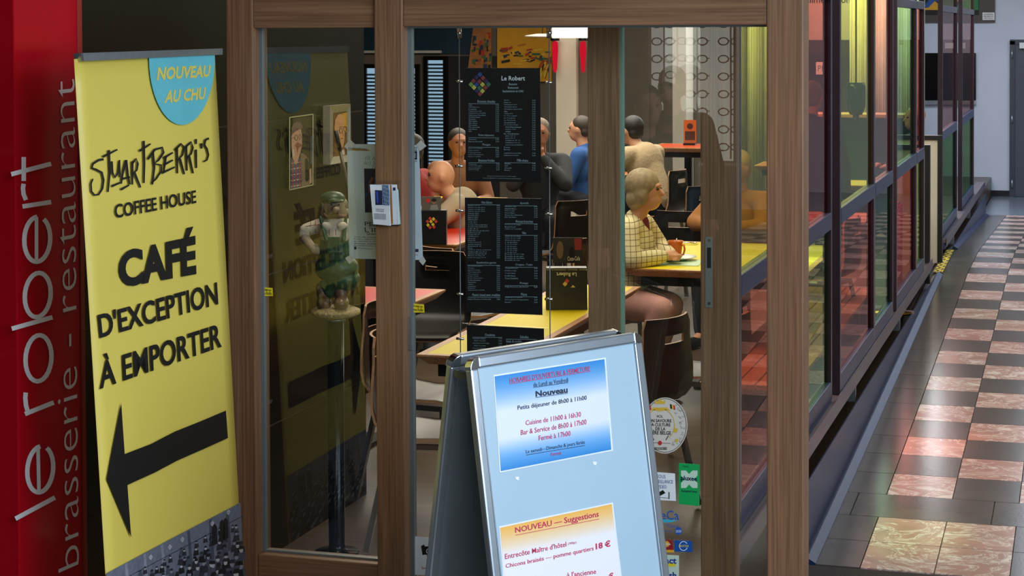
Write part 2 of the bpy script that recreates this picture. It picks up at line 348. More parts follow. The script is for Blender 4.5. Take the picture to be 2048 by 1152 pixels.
def sill(y0,y1,label):
    t=thing('glazing_sill',(XW,(y0+y1)/2,.05),label,'sill')
    bx('track',TR_,XW-.05,XW+.052,y0,y1,.135,.168,t,.003)
    bx('track_lip',TR_,XW+.054,XW+.062,y0,y1,.10,.182,t)
    bx('beam',NAVY,XW-.05,XW+.045,y0,y1,.075,.135,t,.004)
    y=y0+1.2
    while y<y1-.3:
        bx('bracket',ALU,XW-.01,XW+.045,y,y+.03,-.01,.075,t); y+=2.6
    bx('gap_shade_sheet',BLACKP,XW-.06,XW-.05,y0,y1,-.4 if y0>7 else -.4,.135,t)  # black sheet stands in for the shade inside the open gap
sill(6.9,yx(1858,.03),'navy metal sill with sliding track under the near coloured glass'); sill(yx(1880),24.2,'navy metal sill with sliding track under the far coloured glass')
def kick(ys,label):
    t=thing('kick_plate',(XW+.06,ys[0],zf(ys[0])),label,'kick plate')
    x=XW+.062
    b=MB()
    for a,c in zip(ys[:-1],ys[1:]):
        b.prism([(x,a,zf(a)),(x,c,zf(c)),(x,c,.012),(x,a,.012)],(.006,0,0))
    b.build('plate',NAVY,t)
    b=MB()
    for a,c in zip(ys[:-1],ys[1:]):
        b.prism([(x+.006,a,zf(a)),(x+.05,a,zf(a)),(x+.05,a,zf(a)+.008),(x+.012,a,zf(a)+.03),(x+.006,a,zf(a)+.03)] ,(0,c-a,zf(c)-zf(a)))
    b.build('floor_angle',NAVY,t)
kick([8.6,12.5,16.4],'blue-grey metal kick plate tapering away beside the near floor ramp')
kick([18.3,21.5,24.2],'blue-grey metal kick plate widening beside the far end of the ramp')
# tape on the threshold
q=[at(*p,Z=.004) for p in ((1866,545),(1885,545),(1908,500),(1893,500))]
YEL=mat('hazard_yellow',(222,196,60),.5)
tp=MB().prism(q,(0,0,.002)).build('hazard_tape',YEL); tag(tp,'yellow and black hazard tape on the floor at the opening in the glass wall','tape')
b=MB()
for i in range(8):
    f=i/8; y=545-45*f
    for j in range(3):
        xa=1867+27*f+j*6.2-1; b.poly3([at(xa,y-(j%2)*2.5,Z=.0068),at(xa+5,y-(j%2)*2.5-.6,Z=.0068),at(xa+6,y-2.6-(j%2)*2.5,Z=.0068),at(xa+1.2,y-2.-(j%2)*2.5,Z=.0068)])
b.build('stripe',INK,tp,world=False)
# low partitions at the opening: cream boards edged in black
def partition(name,x0,x1,ytop,ybot,Y,label,bd):
    a=at(x0,ytop,Y=Y); c=at(x1,ytop,Y=Y); t=thing(name,((a.x+c.x)/2,Y,.0),label,'partition')
    z1=a.z; bx('board',mat('cream_board',(226,224,206),.45),a.x,c.x-bd,Y,Y+.05,.0,z1-bd,t)
    bx('top_edge',mat('black_edge',(26,26,30),.4),a.x,c.x,Y-.012,Y+.06,z1-bd,z1,t); bx('side_edge',MATS['black_edge'],c.x-bd,c.x,Y-.012,Y+.06,.0,z1-bd,t)
partition('low_partition',1786,1860,289,0,15.75,'low cream partition with black edging, the shorter one just behind the glass',.042)
partition('low_partition',1790,1885,270,0,17.15,'taller cream partition with black edging standing at the far side of the opening',.042)
# ================================================================ FAR END OF THE HALL
PW=PL((0,27.2,0),(0,-1,0))
t=thing('door_1',(at(2030,300,Y=27.2).x,27.15,zf(26)),None,None); t['kind']='structure'
DG=mat('slate_grey_paint',(74,78,94),.45,0,.04,4)
a=PW.px(2020,82); zb=zf(26)
bx('door_frame',mat('slate_frame',(62,66,80),.45),a.x,a.x+.07,27.13,27.2,zb,a.z,t); bx('door_frame',MATS['slate_frame'],a.x,a.x+1.1,27.13,27.2,a.z-.05,a.z+.02,t)
bx('door_leaf',DG,a.x+.07,a.x+1.05,27.15,27.19,zb+.01,a.z-.05,t)
for y in (108,238,367):
    p=PW.px(2024.5,y); MB().tube([(p.x,27.12,p.z-.055),(p.x,27.12,p.z+.055)],.013).build('hinge',ALU,t)
p=PW.px(2044,88); bx('door_closer',WHITE,p.x-.03,p.x+.25,27.08,27.14,p.z-.06,p.z+.02,t)
E0=.004
def flat(name,P,x0,y0,x1,y1,m,th,label,cat,frame=None,fm=None):
    t=thing(name,P.px((x0+x1)/2,y1),label,cat)
    a=P.px(x0,y0); c=P.px(x1,y1)
    sheet('panel',m,P,(x0,y0),(x1,y0),(x1,y1),(x0,y1),t,E0,th); return t
t=flat('television',PW,1752,106,1952,200,mat('tv_black',(6,6,8),.12),.05,'wide black wall television on the pale blue wall behind the glass panels','television')
sheet('bezel',ALU,PW,(1752,201),(1952,201),(1952,209),(1752,209),t,.004,.055)
# painting at the far end
t=flat('framed_painting',PW,1758,-60,1990,45,mat('dark_frame_board',(70,62,58),.5),.04,'large colourful painting in a brown-black frame above the television','painting')
b=MB(); cm=[mat('paint_%s'%n,c,.6) for n,c in (('black',(14,12,14)),('ochre',(226,170,30)),('blue',(24,90,170)),('green',(30,130,70)),('red',(190,40,40)))]
PW.poly(b,[(1770,-50),(1958,-50),(1958,30),(1770,30)],.05,0)
PW.poly(b,[(1841,20),(1877,20),(1877,8),(1870,2),(1852,16)],.051,1); PW.poly(b,[(1848,12),(1862,-5),(1870,2),(1856,16)],.052,2); PW.poly(b,[(1866,-40),(1880,-40),(1880,6),(1868,0)],.052,2)
PW.poly(b,[(1910,14),(1930,-6),(1957,-8),(1957,20),(1910,20)],.052,3); PW.poly(b,[(1936,-20),(1957,-20),(1957,-2),(1944,2)],.053,4); PW.poly(b,[(1776,-40),(1820,-30),(1830,18),(1776,20)],.052,2); PW.poly(b,[(1912,4),(1926,-12),(1934,0)],.053,1)
b.build('painted_picture',cm,t)
E0=.046; t2=flat('caption_card',PW,1965,25,1989,40,WHITE,.004,'small white caption card fixed on the painting frame','card'); b=MB()
for k,s_ in enumerate(('CHU NOTRE DAME','BRUYERES XVI','ART 2017')): PW.text(b,s_,(1968,27.5+4*k),(1986,27.5+4*k),(1968,30+4*k),.056)
b.build('printed_text',INK,t2)
# service zone seen through the panes: dark door with PRIVE sign, counter, curtain, window
PV=PL((0,24.5,0),(0,-1,0))
def vbox(name,m,P,x0,y0,x1,y1,th,parent=None,toflr=False):
    a=P.px(x0,y0); c=P.px(x1,y1); Y=P.p.y; z0=0 if toflr else c.z
    return MB().box(a.x,c.x,Y,Y+th,z0,a.z).build(name,m,parent)
o=vbox('interior_wall',mat('service_wall',(186,182,176),.6),PV,1560,-120,1848,360,.1,None,True); struct(o); o.name='wall_service'
t=thing('private_door',PV.px(1650,300),'dark brown double door carrying a white private sign, seen through the red glass','door')
vbox('door_leaf',mat('dark_brown_door',(52,44,42),.4),PV,1600,80,1741,360,-.05,t,True) if 0 else MB().box(PV.px(1600,80).x,PV.px(1741,80).x,24.40,24.45,.005,PV.px(1600,80).z).build('door_leaf',mat('dark_brown_door',(52,44,42),.4),t); vbox('dark_band',INK,PL((0,24.4,0),(0,-1,0)),1612,108,1700,172,-.02,t)
t2=thing('private_sign',PV.px(1655,150),'white private sign on the dark brown door','sign'); sheet('panel',WHITE,PV,(1632,124),(1668,124),(1668,149),(1632,149),t2,.122,.004)
b=MB(); PV.text(b,'PRIVÉ',(1636,128),(1672,128),(1636,142),.128,off=-.01); b.build('printed_text',INK,t2)
b=MB(); PV.text(b,'alimentation',(1612,-8),(1700,-8),(1612,6),.002,off=.01); o=b.build('wall_lettering',INK); tag(o,'black lettering on the pale wall above the dark brown door','lettering')
t=thing('serving_counter',PV.px(1690,320),'long green-fronted serving counter with pale wooden top behind the glass panels','counter')
vbox('counter_top',mat('pale_wood_top',(214,170,110),.35),PL((0,20.0,0),(0,-1,0)),1630,224,1842,232,-.5,t)
vbox('counter_front',mat('deep_green',(16,84,52),.35),PL((0,20.0,0),(0,-1,0)),1630,232,1842,420,.05,t,True)
vbox('back_shelf',MATS['pale_wood_top'],PL((0,20.1,0),(0,-1,0)),1630,240,1720,244,.1,t)
t=thing('bottle_dispenser',at(1712,205,Y=18.9),'dark green bottle-shaped dispenser hanging behind the yellow-green pane','dispenser'); c=t.location
MB().lathe([(.0,-.12),(.06,-.12),(.08,-.08),(.095,-.04),(.095,.16),(.085,.2),(0,.2)],c).build('body',mat('bottle_green',(10,60,30),.15),t); MB().lathe([(.03,-.2),(.03,-.12)],c).build('spout',INK,t)
MB().tube([c+Vector((0,0,.2)),c+Vector((0,0,1.9))],.008).build('cable',INK,t)
# curtain folds
CUR=mat('cream_curtain',(232,226,200),.8)
t=thing('curtain',at(1700,300,Y=22.5),'tall pale curtain hanging in folds behind the yellow-green pane','curtain'); x0=at(1700,50,Y=22.5).x; b=MB(); pts=[]
for i in range(40): pts.append((x0+i*.02, 22.5+.05*math.sin(i*.9), 0))
for i in range(39):
    a,c=pts[i],pts[i+1]; b.add([(a[0],a[1],.1),(c[0],c[1],.1),(c[0],c[1],3.4),(a[0],a[1],3.4)],[(0,1,2,3)],0,True)
o=b.build('fabric',CUR,t); s_=o.modifiers.new('s','SOLIDIFY'); s_.thickness=.006
t=thing('curtain',at(1510,300,Y=23.0),'pale curtain hanging behind the yellow pane above the person in the rust top','curtain'); x0=at(1474,50,Y=23.0).x; b=MB()
for i in range(22):
    a=(x0+i*.03,23.0+.06*math.sin(i*.9)); c=(x0+(i+1)*.03,23.0+.06*math.sin((i+1)*.9)); b.add([(a[0],a[1],.1),(c[0],c[1],.1),(c[0],c[1],3.4),(a[0],a[1],3.4)],[(0,1,2,3)],0,True)
o=b.build('fabric',CUR,t); s_=o.modifiers.new('s','SOLIDIFY'); s_.thickness=.006
# daylight windows of the restaurant
SKY=emis('daylight_pane',(156,190,216),.75)
def window(name,P,x0,y0,x1,y1,slats,label=None):
    a=P.px(x0,y0); c=P.px(x1,y1); Y=P.p.y; t=thing(name,((a.x+c.x)/2,Y,c.z),None,None); t['kind']='structure'; w=.05; K=BLACKP
    bx('window_frame',K,a.x,a.x+w,Y-.06,Y,c.z,a.z,t); bx('window_frame',K,c.x-w,c.x,Y-.06,Y,c.z,a.z,t); bx('window_frame',K,a.x+w,c.x-w,Y-.06,Y,a.z-w,a.z,t); bx('window_frame',K,a.x+w,c.x-w,Y-.06,Y,c.z,c.z+w,t)
    bx('glass_pane',SKY,a.x+w,c.x-w,Y-.02,Y-.01,c.z+w,a.z-w,t); z=c.z+.12
    while z<a.z-.1 and slats: bx('blind_slat',mat('blind_dark',(44,58,72),.5),a.x+w,c.x-w,Y-.05,Y-.03,z,z+.022,t); z+=.045
    return t
PB=PL((0,YB,0),(0,-1,0))
window('window_1',PB,850,112,898,375,True); window('window_2',PB,728,128,842,372,True); window('window_3',PL((0,24.3,0),(0,-1,0)),1722,-10,1736,345,True)
window('window_4',PB,640,128,722,372,True)
o=vbox('trim_1',NAVYW,PB,700,-160,952,108,-.03); struct(o)
o=vbox('trim_2',mat('white_lintel',(200,200,196),.5),PB,700,101,885,106,-.08); struct(o)
o=vbox('trim_3',mat('anthracite_pier',(34,34,38),.5),PB,898,112,1000,420,-.02); struct(o)
# big paintings on the rear wall
t=thing('mural_painting',PB.px(1050,160),'large yellow abstract landscape painting high on the rear wall','painting')
sheet('canvas',mat('canvas_yellow',(232,166,28),.6,0,.12,3),PB,(996,20),(1104,20),(1104,163),(996,163),t,.03,.03)
b=MB(); random.seed(3); cc=[mat('stroke_%d'%i,c,.6) for i,c in enumerate(((40,60,90),(190,60,30),(60,110,70),(240,200,60),(30,30,36),(200,120,40)))]
for k in range(46):
    x=random.uniform(998,1096); y=110+random.gauss(0,9)+ (x-996)*.08; w=random.uniform(5,18); h=random.uniform(2,5); s_=random.uniform(-2,4)
    PB.poly(b,[(x,y),(min(x+w,1103),y-s_),(min(x+w+1,1103),y-s_+h),(x+1,y+h)],.062+k*.0003,random.randrange(6))
for k in range(14):
    x=1072+random.uniform(0,24); y=135+random.uniform(-4,18); PB.poly(b,[(x,y),(x+4,y-9),(x+6,y-8),(x+2,y+6)],.08+k*.0003,random.choice((1,3,4)))
b.build('brush_strokes',cc,t)
t=thing('mural_painting',PB.px(950,160),'blue, orange and green abstract painting left of the yellow one','painting')
sheet('canvas',mat('canvas_mix',(176,112,62),.6,0,.3,4),PB,(952,20),(984,20),(984,150),(936,150),t,.03,.03); b=MB()
for k in range(40):
    x=random.uniform(942,978); y=random.uniform(62,142); w=random.uniform(3,8); h=random.uniform(3,12); PB.poly(b,[(x,y),(min(x+w,984),y-random.uniform(-2,3)),(min(x+w,984),y+h),(x,y+h)],.062+k*.0003,random.choice((0,0,2,4,5,1)))
b.build('brush_strokes',cc,t)
# column, red niche lamps, pendant
Cx0=PB.px(1108,80); 
o=struct(MB().box(at(1112,100,Y=19.6).x,at(1152,100,Y=19.6).x,19.6,19.95,0,3.6).build('trim_4',CREAM))
o=struct(MB().box(at(1152,100,Y=19.7).x,at(1190,100,Y=19.7).x,19.7,19.95,0,3.6).build('trim_5',mat('umber_pier',(92,80,70),.6)))
for x,lb in ((1110,'red glowing wall niche lamp beside the cream column'),(1166,'red glowing lamp half hidden by the wooden stile')):
    p=at(x,100,Y=19.5); t=thing('wall_lamp',p,lb,'lamp'); MB().lathe([(.012,-.24),(.022,-.2),(.034,.0),(.03,.08),(0,.1)],p,16).build('glass_shade',emis('red_glow',(220,20,46),.8),t); MB().lathe([(.05,.1),(.05,.13)],p,16).build('cap',BLACKP,t)
p=at(1085,73,Y=18.8); t=thing('pendant_lamp',p,'flat white disc pendant lamp in front of the yellow painting','lamp')
MB().lathe([(.0,.03),(.06,.03),(.18,.012),(.19,-.0),(.0,-.012)],p,28).build('lamp_shade',mat('shade_white',(210,206,196),.4),t); MB().tube([p+Vector((0,0,.03)),p+Vector((0,0,1.5))],.006).build('cord',INK,t)
t=thing('ceiling_lamp',at(1136,66,Y=18.6),'bright square ceiling lamp at the top beside the column','lamp'); a=at(1104,50,Y=18.6); c=at(1170,76,Y=18.6)
MB().box(a.x,c.x,18.6,18.8,c.z,a.z+.1).build('diffuser',emis('lamp_warm',(255,244,214),2.2),t); MB().box(a.x-.02,c.x+.02,18.58,18.82,a.z+.1,a.z+.16).build('housing',BLACKP,t)
# grey door beyond and light column right
t=thing('restroom_door',PB.px(1270,300),'plain grey-beige door on the rear wall behind the man in fleece','door'); vbox('door_leaf',mat('greige_door',(122,116,104),.5),PB,1236,40,1300,330,-.04,t,True); vbox('door_frame',mat('greige_frame',(150,142,128),.5),PB,1230,30,1236,330,-.06,t,True)
o=struct(MB().box(at(1345,100,Y=21).x,at(1372,100,Y=21).x,21.0,21.4,0,3.6).build('trim_6',CREAM))
# ================================================================ TIMBER DOOR FRONT
YG=YD+.055
PF=PL((0,YD,0),(0,-1,0))
X=lambda px,Y=YD,y=500: at(px,y,Y=Y).x
zh=at(1024,52,Y=YD).z; zrail=at(600,1107,Y=YG).z
fr=thing('door_front',((X(448)+X(1607))/2,YD+.05,0),'brown timber-framed glass door front with sidelight beside the yellow banner','door frame')
bx('post',WOOD,X(455),X(509),YD,YD+.115,0,2.75,fr,.004); bx('post',WOOD,X(1533),X(1607),YD,YD+.115,0,2.75,fr,.004)
bx('mullion',WOOD,X(752),X(808),YD-.006,YD+.1,0,2.75,fr,.004)
bx('head_rail',WOODX,X(509),X(752),YD+.004,YD+.1,zh-.003,2.75,fr,.003); bx('head_rail',WOODX,X(808),X(1533),YD+.004,YD+.1,zh,2.75,fr,.003)
bx('bottom_rail',WOODX,X(509),X(752),YD+.008,YD+.1,0,zrail,fr,.004); bx('bottom_rail',WOODX,X(808),X(1533),YD+.01,YD+.08,0,.12,fr,.003)
GS=mat('grey_gasket',(120,128,130),.4,.3)
bx('gasket',GS,X(509),X(509)+.012,YG-.01,YG+.012,zrail,zh,fr); bx('gasket',GS,X(808),X(808)+.014,YG-.012,YG+.012,.12,zh,fr); bx('gasket',GS,X(509)+.012,X(752),YG-.008,YG+.012,zrail,zrail+.006,fr); bx('gasket',GS,X(808)+.014,X(1533),YG-.008,YG+.012,zh-.006,zh,fr)
bx('glass_pane',GLASS,X(509),X(752),YG-.003,YG+.003,zrail,zh,fr); bx('glass_pane',GLASS,X(808),X(1533),YG-.003,YG+.003,.12,zh,fr)
PG=PL((0,YG-.003,0),(0,-1,0))
t=thing('door_latch_plate',PG.px(818,690),'grey metal latch plate on the glass edge by the mullion','latch'); sheet('plate',ALU,PG,(812,632),(826,633),(826,698),(812,697),t,.004,.014); sheet('strip',GS,PG,(822,634),(825,634),(825,696),(822,696),t,.018,.004)
# sliding leaf parked behind
YS=YD+.30; lf_=thing('sliding_door_leaf',(X(1320,YS),YS,0),'narrow wooden sliding door leaf with steel lock plate, behind the front glass','door')
wd2=wood('oak_leaf_wood',(158,122,90),(112,84,60))
bx('stile',wd2,X(1176,YS),X(1241,YS),YS,YS+.045,0,2.6,lf_,.003); bx('stile',wd2,X(1401,YS),X(1474,YS),YS,YS+.045,0,2.6,lf_,.003)
bx('glass_pane',GLASS,X(1241,YS),X(1401,YS),YS+.018,YS+.026,.1,2.5,lf_); bx('bottom_rail',wd2,X(1241,YS),X(1401,YS),YS+.004,YS+.04,0,.1,lf_)
bx('edge_seal',mat('green_glass_edge',(120,160,140),.2),X(1241,YS),X(1241,YS)+.008,YS,YS+.03,.1,2.5,lf_)
PS=PL((0,YS,0),(0,-1,0))
sheet('lock_plate',mat('steel_plate',(176,186,182),.3,.7),PS,(1411,474),(1425,474),(1425,615),(1411,615),lf_,.0,.003)
sheet('keyhole_slot',INK,PS,(1414,495),(1422,495),(1422,536),(1414,536),lf_,.003,.0008)
b=MB()
for y in (481,607): PS.poly(b,circ(1418,y,3,3,12),.0045)
b.build('screw',CHROME,lf_)
# ================================================================ RED SIGN
XR=-3.0; ysr=at(168,500,X=XR).y; y0r=at(33,500,X=XR).y
t=thing('sign_panel',(XR-.06,(y0r+ysr)/2,0),'tall glossy red sign box reading le robert brasserie - restaurant in white','sign')
bx('box',REDP,XL+.002,XR,y0r,ysr-.028,0.0,3.3,t,.004)
bx('edge_strip',mat('dull_red_edge',(150,34,28),.35),XL+.002,XR+.002,ysr-.028,ysr,0,3.3,t,.003)
PR=PL((XR,0,0),(1,0,0)); b=MB(); w=9.0; E1=.0015
def z1(p): return [(x/2,y/2) for x,y in p]
def z2(p): return [(x/2,y/2+576) for x,y in p]
for pts in (z2([(62,923),(220,838)]), z2([(100,504),(215,458)]), z2([(110,490),(104,470),(101,440),(103,418)]), z2([(47,163),(210,117)]), z1([(90,826),(205,808)]), z1([(104,800),(94,775),(92,752),(95,735)]), z1([(45,697),(205,655)]), z1([(95,628),(95,724)])):
    E1+=.00025; ribbon(b,PR,pts,w,E1)
def ell(cx,cy,rx,ry,a0,a1,zf_,sh=-.22):
    p=[(cx+rx*math.cos(math.radians(a0+(a1-a0)*k/26)), cy+ry*math.sin(math.radians(a0+(a1-a0)*k/26))) for k in range(27)]
    return zf_([(x,y+(x-cx)*sh) for x,y in p])
for e in (ell(161,725,52,92,-60,270,z2), ell(154,281,52,92,0,360,z2,-.15), ell(151,28,52,88,0,360,z2,-.18), ell(149,957,52,90,-60,270,z1,-.1)): ribbon(b,PR,e,w,.0022)
for e in (z2([(152,632),(156,816)]), z1([(146,868),(146,1048)])): ribbon(b,PR,e,w*.8,.0024)
b.build('main_lettering',WHITE,t)
b=MB(); PR.text(b,'brasserie - restaurant',(117,1146),(106,162),(158,1128),.002,off=-.012,res=4,br=(149,158)); b.build('small_lettering',WHITE,t)
# ================================================================ ROLL-UP BANNER
p1=at(149,110,d=5.3); p2=at(431,98,d=6.1); L_=Vector((.052,.0,-1))
PN=PL(p1,(p2-p1).cross(L_))
t=thing('roll_up_banner',((p1+p2)/2)*Vector((1,1,0)) if False else Vector(((p1.x+p2.x)/2+.1,(p1.y+p2.y)/2,0)),'tall yellow roll-up banner advertising takeaway coffee, leaning beside the red sign','banner')
BY=mat('banner_yellow',(226,202,90),.42,0,.03,2)
q4=[(150,118),(431,105),(497,1327),(235,1519)]
b=MB(); N=14; M_=24; vv=[]; ff=[]
for j in range(M_+1):
    for i in range(N+1):
        u=i/N; v=j/M_
        A=PN.px(*q4[0]).lerp(PN.px(*q4[3]),v); B_=PN.px(*q4[1]).lerp(PN.px(*q4[2]),v)
        vv.append(A.lerp(B_,u)+PN.n*PN.k*(.0009*math.sin(u*9+v*2.0)*v-.004))
for j in range(M_):
    for i in range(N): k=j*(N+1)+i; ff.append((k,k+1,k+N+2,k+N+1))
o=b.add(vv,ff,0,True).build('fabric',BY,t,fixn=False); m_=o.modifiers.new('s','SOLIDIFY'); m_.thickness=.001
sheet('top_bar',ALU,PN,(147,107),(432,97.5),(432,110),(150,123),t,-.012,.024); sheet('bar_end_cap',mat('cap_grey',(80,82,86),.4),PN,(147,107),(149.5,107),(152,123),(149.5,123),t,-.013,.026)
BL_=PN.px(235,1519); BR_=PN.px(497,1327)
MB().prism([BL_+Vector((0,0,.06)),BR_+Vector((0,0,.06)),BR_+Vector((0,0,-.045)),BL_+Vector((0,0,-.045))],-PN.n*PN.k*.1).build('cassette',ALU,t)
pm=(PN.px(290,118)-PN.n*PN.k*.03); MB().tube([pm,((BL_+BR_)/2-PN.n*PN.k*.04)],.009).build('support_pole',ALU,t)
e=.0035
b=MB(); PN.poly(b,[(298,111.5)]+[(429.5,105.8)]+[(364+66*math.cos(math.radians(a)),116+134*math.sin(math.radians(a))) for a in range(4,180,8)],e); b.build('blue_circle',mat('print_cyan',(100,190,200),.45),t)
b=MB(); PN.text(b,'NOUVEAU',(316.5,134),(422,130),(313.5,161),e+.001,off=.035,br=(419,154)); PN.text(b,'AU CHU',(332.5,181),(412,174),(328,207),e+.001,off=.035,br=(409.5,199)); b.build('circle_lettering',BY,t)
b=MB()
PN.text(b,'COFFEE HOUSE',(229,409),(392,380),(231,437),e,off=.02,br=(393,406),res=4)
PN.text(b,'CAFÉ',(235,487),(391,452),(240,577),e,off=.045,br=(393,549),res=4)
PN.text(b,"D'EXCEPTION",(195,628),(434,562),(200,677),e,off=.022,br=(437,609),res=4)
PN.text(b,'À EMPORTER',(197,711),(440,634),(200,779),e,off=.02,br=(444,694),res=4)
b.build('bold_lettering',INK,t)
b=MB(); PN.poly(b,[(242.5,805),(249.5,908),(249,908)][:2]+[(452,821),(456,876),(255,970),(262.5,1075),(213.5,958)],e) if False else None
PN.poly(b,[(213.5,958),(242.5,805),(249.5,908),(255,970),(262.5,1075)],e); PN.poly(b,[(249.5,908),(302,888),(350,863),(400,843),(452,821),(456,876),(405,899),(355,921),(310,945),(255,970)],e); b.build('arrow',INK,t)
b=MB()
for st in ([(415,637),(395,640),(372,655),(368,672),(385,678),(408,690),(415,720),(410,755),(395,778),(378,780),(366,765),(364,735),(372,715)],[(436,600),(440,690),(432,768)],[(412,627),(470,598)],[(447,645),(450,690),(460,710),(474,690),(478,640),(480,708)],[(447,745),(482,730)],[(505,640),(490,700),(485,735)],[(505,640),(512,700),(519,738)],[(487,716),(520,708)],[(484,758),(517,740)],[(530,645),(530,738)],[(528,655),(545,635),(552,655),(548,680),(530,695)],[(538,690),(563,750)],[(575,563),(578,650),(576,732)],[(558,604),(603,575)],[(612,608),(618,670),(610,738)],[(592,637),(620,598),(650,590),(655,610),(635,640),(618,655),(645,660),(645,685),(625,715),(606,732)],[(655,632),(692,610)],[(655,660),(692,640)],[(648,692),(700,668)],[(664,624),(655,690)],[(708,590),(710,693)],[(700,600),(725,575),(738,590),(730,620),(712,640)],[(720,635),(738,697)],[(745,585),(748,682)],[(740,590),(765,568),(772,590),(765,615),(748,630)],[(757,625),(773,693)],[(784,598),(786,672)],[(784,556),(785,576)],[(805,573),(808,594)],[(836,553),(822,560),(818,580),(828,595),(834,620),(828,640),(815,646)]):
    ribbon(b,PN,z1(st),4.6,e,0,3.2)
b.build('brush_lettering',INK,t)
# engraved crowd strip at the foot
EG=[mat('engraving_%d'%i,c,.5,0,.18,60) for i,c in enumerate(((104,108,122),(40,42,52),(70,74,88),(176,172,176),(132,134,146),(22,22,28)))]
b=MB(); PN.poly(b,[(212.5,1147),(345,1076),(481,1005),(497,1322),(234,1512)],e)
random.seed(9)
def edge(x): return 1147-(x-212)*.53
for x in (250,287,322,375,418,452): PN.poly(b,[(x,edge(x)+2),(x+5,edge(x+5)+2),(x+11,edge(x)+80),(x+4,edge(x)+84)],e+.0004,random.choice((2,4)))
for i in range(7): 
    x=236+36*i; y=edge(x); ribbon(b,PN,[(x,y+30),(x+36,y+11)],1.2,e+.0006,1)
for x,f in ((302,16),(340,16),(365,14),(425,14),(457,8)):
    PN.poly(b,[(x-5,edge(x)+f),(x,edge(x)+f-7),(x+4,edge(x)+f-2)],e+.0008,3); PN.poly(b,[(x-4,edge(x)+f+1),(x+4,edge(x)+f-2),(x,edge(x)+f+5)],e+.0008,3)
for row in range(9):
    for k in range(15):
        x=262+k*16+random.uniform(-6,6); y=edge(x)+38+row*13+random.uniform(-7,7); 
        if x>478+row*1.2 or x<226+row*3: continue
        s_=2.6+row*.55; PN.poly(b,[(x-s_*1.6,y+s_*4.6),(x-s_*1.2,y+s_*1.2),(x,y+s_*.6),(x+s_*1.4,y+s_*.6),(x+s_*1.9,y+s_*3.6)],e+.001+row*.00006,random.choice((1,1,5,2)))
        PN.poly(b,circ(x,y,s_*.75,s_*1.1,10),e+.0015+row*.00006,random.choice((3,3,4,2))); PN.poly(b,[(x-s_*.9,y-s_*.2),(x-s_*.6,y-s_*1.5),(x+s_*.7,y-s_*1.7),(x+s_*.9,y-s_*.4)],e+.0016+row*.00006,random.choice((1,5)))
for x in (430,445,452): PN.poly(b,[(x-6,edge(x)+60),(x-5,edge(x)+22),(x-1,edge(x)+15),(x+4,edge(x)+22),(x+5,edge(x)+56)],e+.0022,5)
b.build('engraved_crowd_print',EG,t)
# ================================================================ A-FRAME BOARD
pa=at(933,715,d=5.08); pb=at(1277,664,d=5.52); zt=(pa.z+pb.z)/2
wd=(pb-pa); wd.z=0; wlen=wd.length; wd.normalize(); rz=math.atan2(wd.y,wd.x); nrm=Vector((wd.y,-wd.x,0))   # towards the camera
mid=(pa+pb)/2; tilt=math.radians(9.3); GAP=.035
rootp=Vector((mid.x,mid.y,0))-nrm*GAP
AB=thing('a_frame_board',rootp,'aluminium a-frame pavement board showing opening hours in front of the door','sign board',None,rz)
# local frame: x along width, y away from camera, z up
def aface(sgn):   # matrix of one leaf; local x width, z up the leaf, y = outward normal reversed
    return Matrix.Translation((0,-sgn*GAP,zt))@Matrix.Rotation(-sgn*tilt if sgn>0 else tilt,4,'X')@Matrix.Translation((0,0,0))
LH=zt/math.cos(tilt)-.03; hw=wlen/2; LB=mat('panel_pale_blue',(172,196,210),.32,0,.03,3); FA=mat('frame_satin_alu',(196,204,212),.28,.8,.03,20)
for sgn,nm in ((1,'front_panel'),(-1,'rear_panel')):
    Mx=Matrix.Translation((0,-sgn*GAP,zt))@Matrix.Rotation(-sgn*tilt,4,'X')
    f=-sgn  # outward direction in y
    def fb(x0,x1,z0,z1,y0,y1): return MB().box(x0,x1,min(f*y0,f*y1),max(f*y0,f*y1),z0,z1,0,Mx)
    ob=fb(-hw+.02,hw-.02,-LH+.02,-.02,-.006,.004).build(nm,LB if sgn>0 else mat('rear_leaf_grey',(120,132,140),.5),AB,False)
    for k,(x0,x1,z0,z1) in enumerate(((-hw,-hw+.032,-LH,-.03),(hw-.032,hw,-LH,-.03),(-hw+.03,hw-.03,-.032,0),(-hw+.03,hw-.03,-LH,-LH+.032))):
        q=fb(x0,x1,z0,z1,-.012,.012).build('snap_frame',FA,ob,False,.006); 
        if k<2: fb(x0+(.024 if k==0 else .004),x0+(.028 if k==0 else .008),z0,z1,.012,.0135).build('frame_lip',ALU,ob,False)
    for sx_ in (-1,1):
        c=MB(); x1=sx_*(hw-.032); pr=[(0,0)]+[(.033*math.sin(math.radians(a)),.033*math.cos(math.radians(a))) for a in range(0,91,15)]
        c.prism([Mx@Vector((x1+sx_*u,f*.0135,-.033+v)) for u,v in pr],(Mx.to_3x3()@Vector((0,-f*.027,0)))); c.build('corner_cap',CHROME,ob,False,.002)
for sx_ in (-1,1):
    MB().box(sx_*(hw-.012)-.006,sx_*(hw-.012)+.006,-GAP+.012,GAP-.012,zt-.06,zt-.04).build('hinge_bracket',CHROME,AB,False)
    MB().tube([(sx_*(hw-.02),-.12,zt*.45),(sx_*(hw-.02),.12,zt*.45)],.004,8).build('stay_bar',CHROME,AB,False)
NP=(nrm*math.cos(tilt)+Vector((0,0,1))*math.sin(tilt)); PT_=Vector((mid.x,mid.y,zt)); PA=PL(PT_+NP*.004,NP)
def cz(x,y): return (x/2.25+880,y/2.25+640)
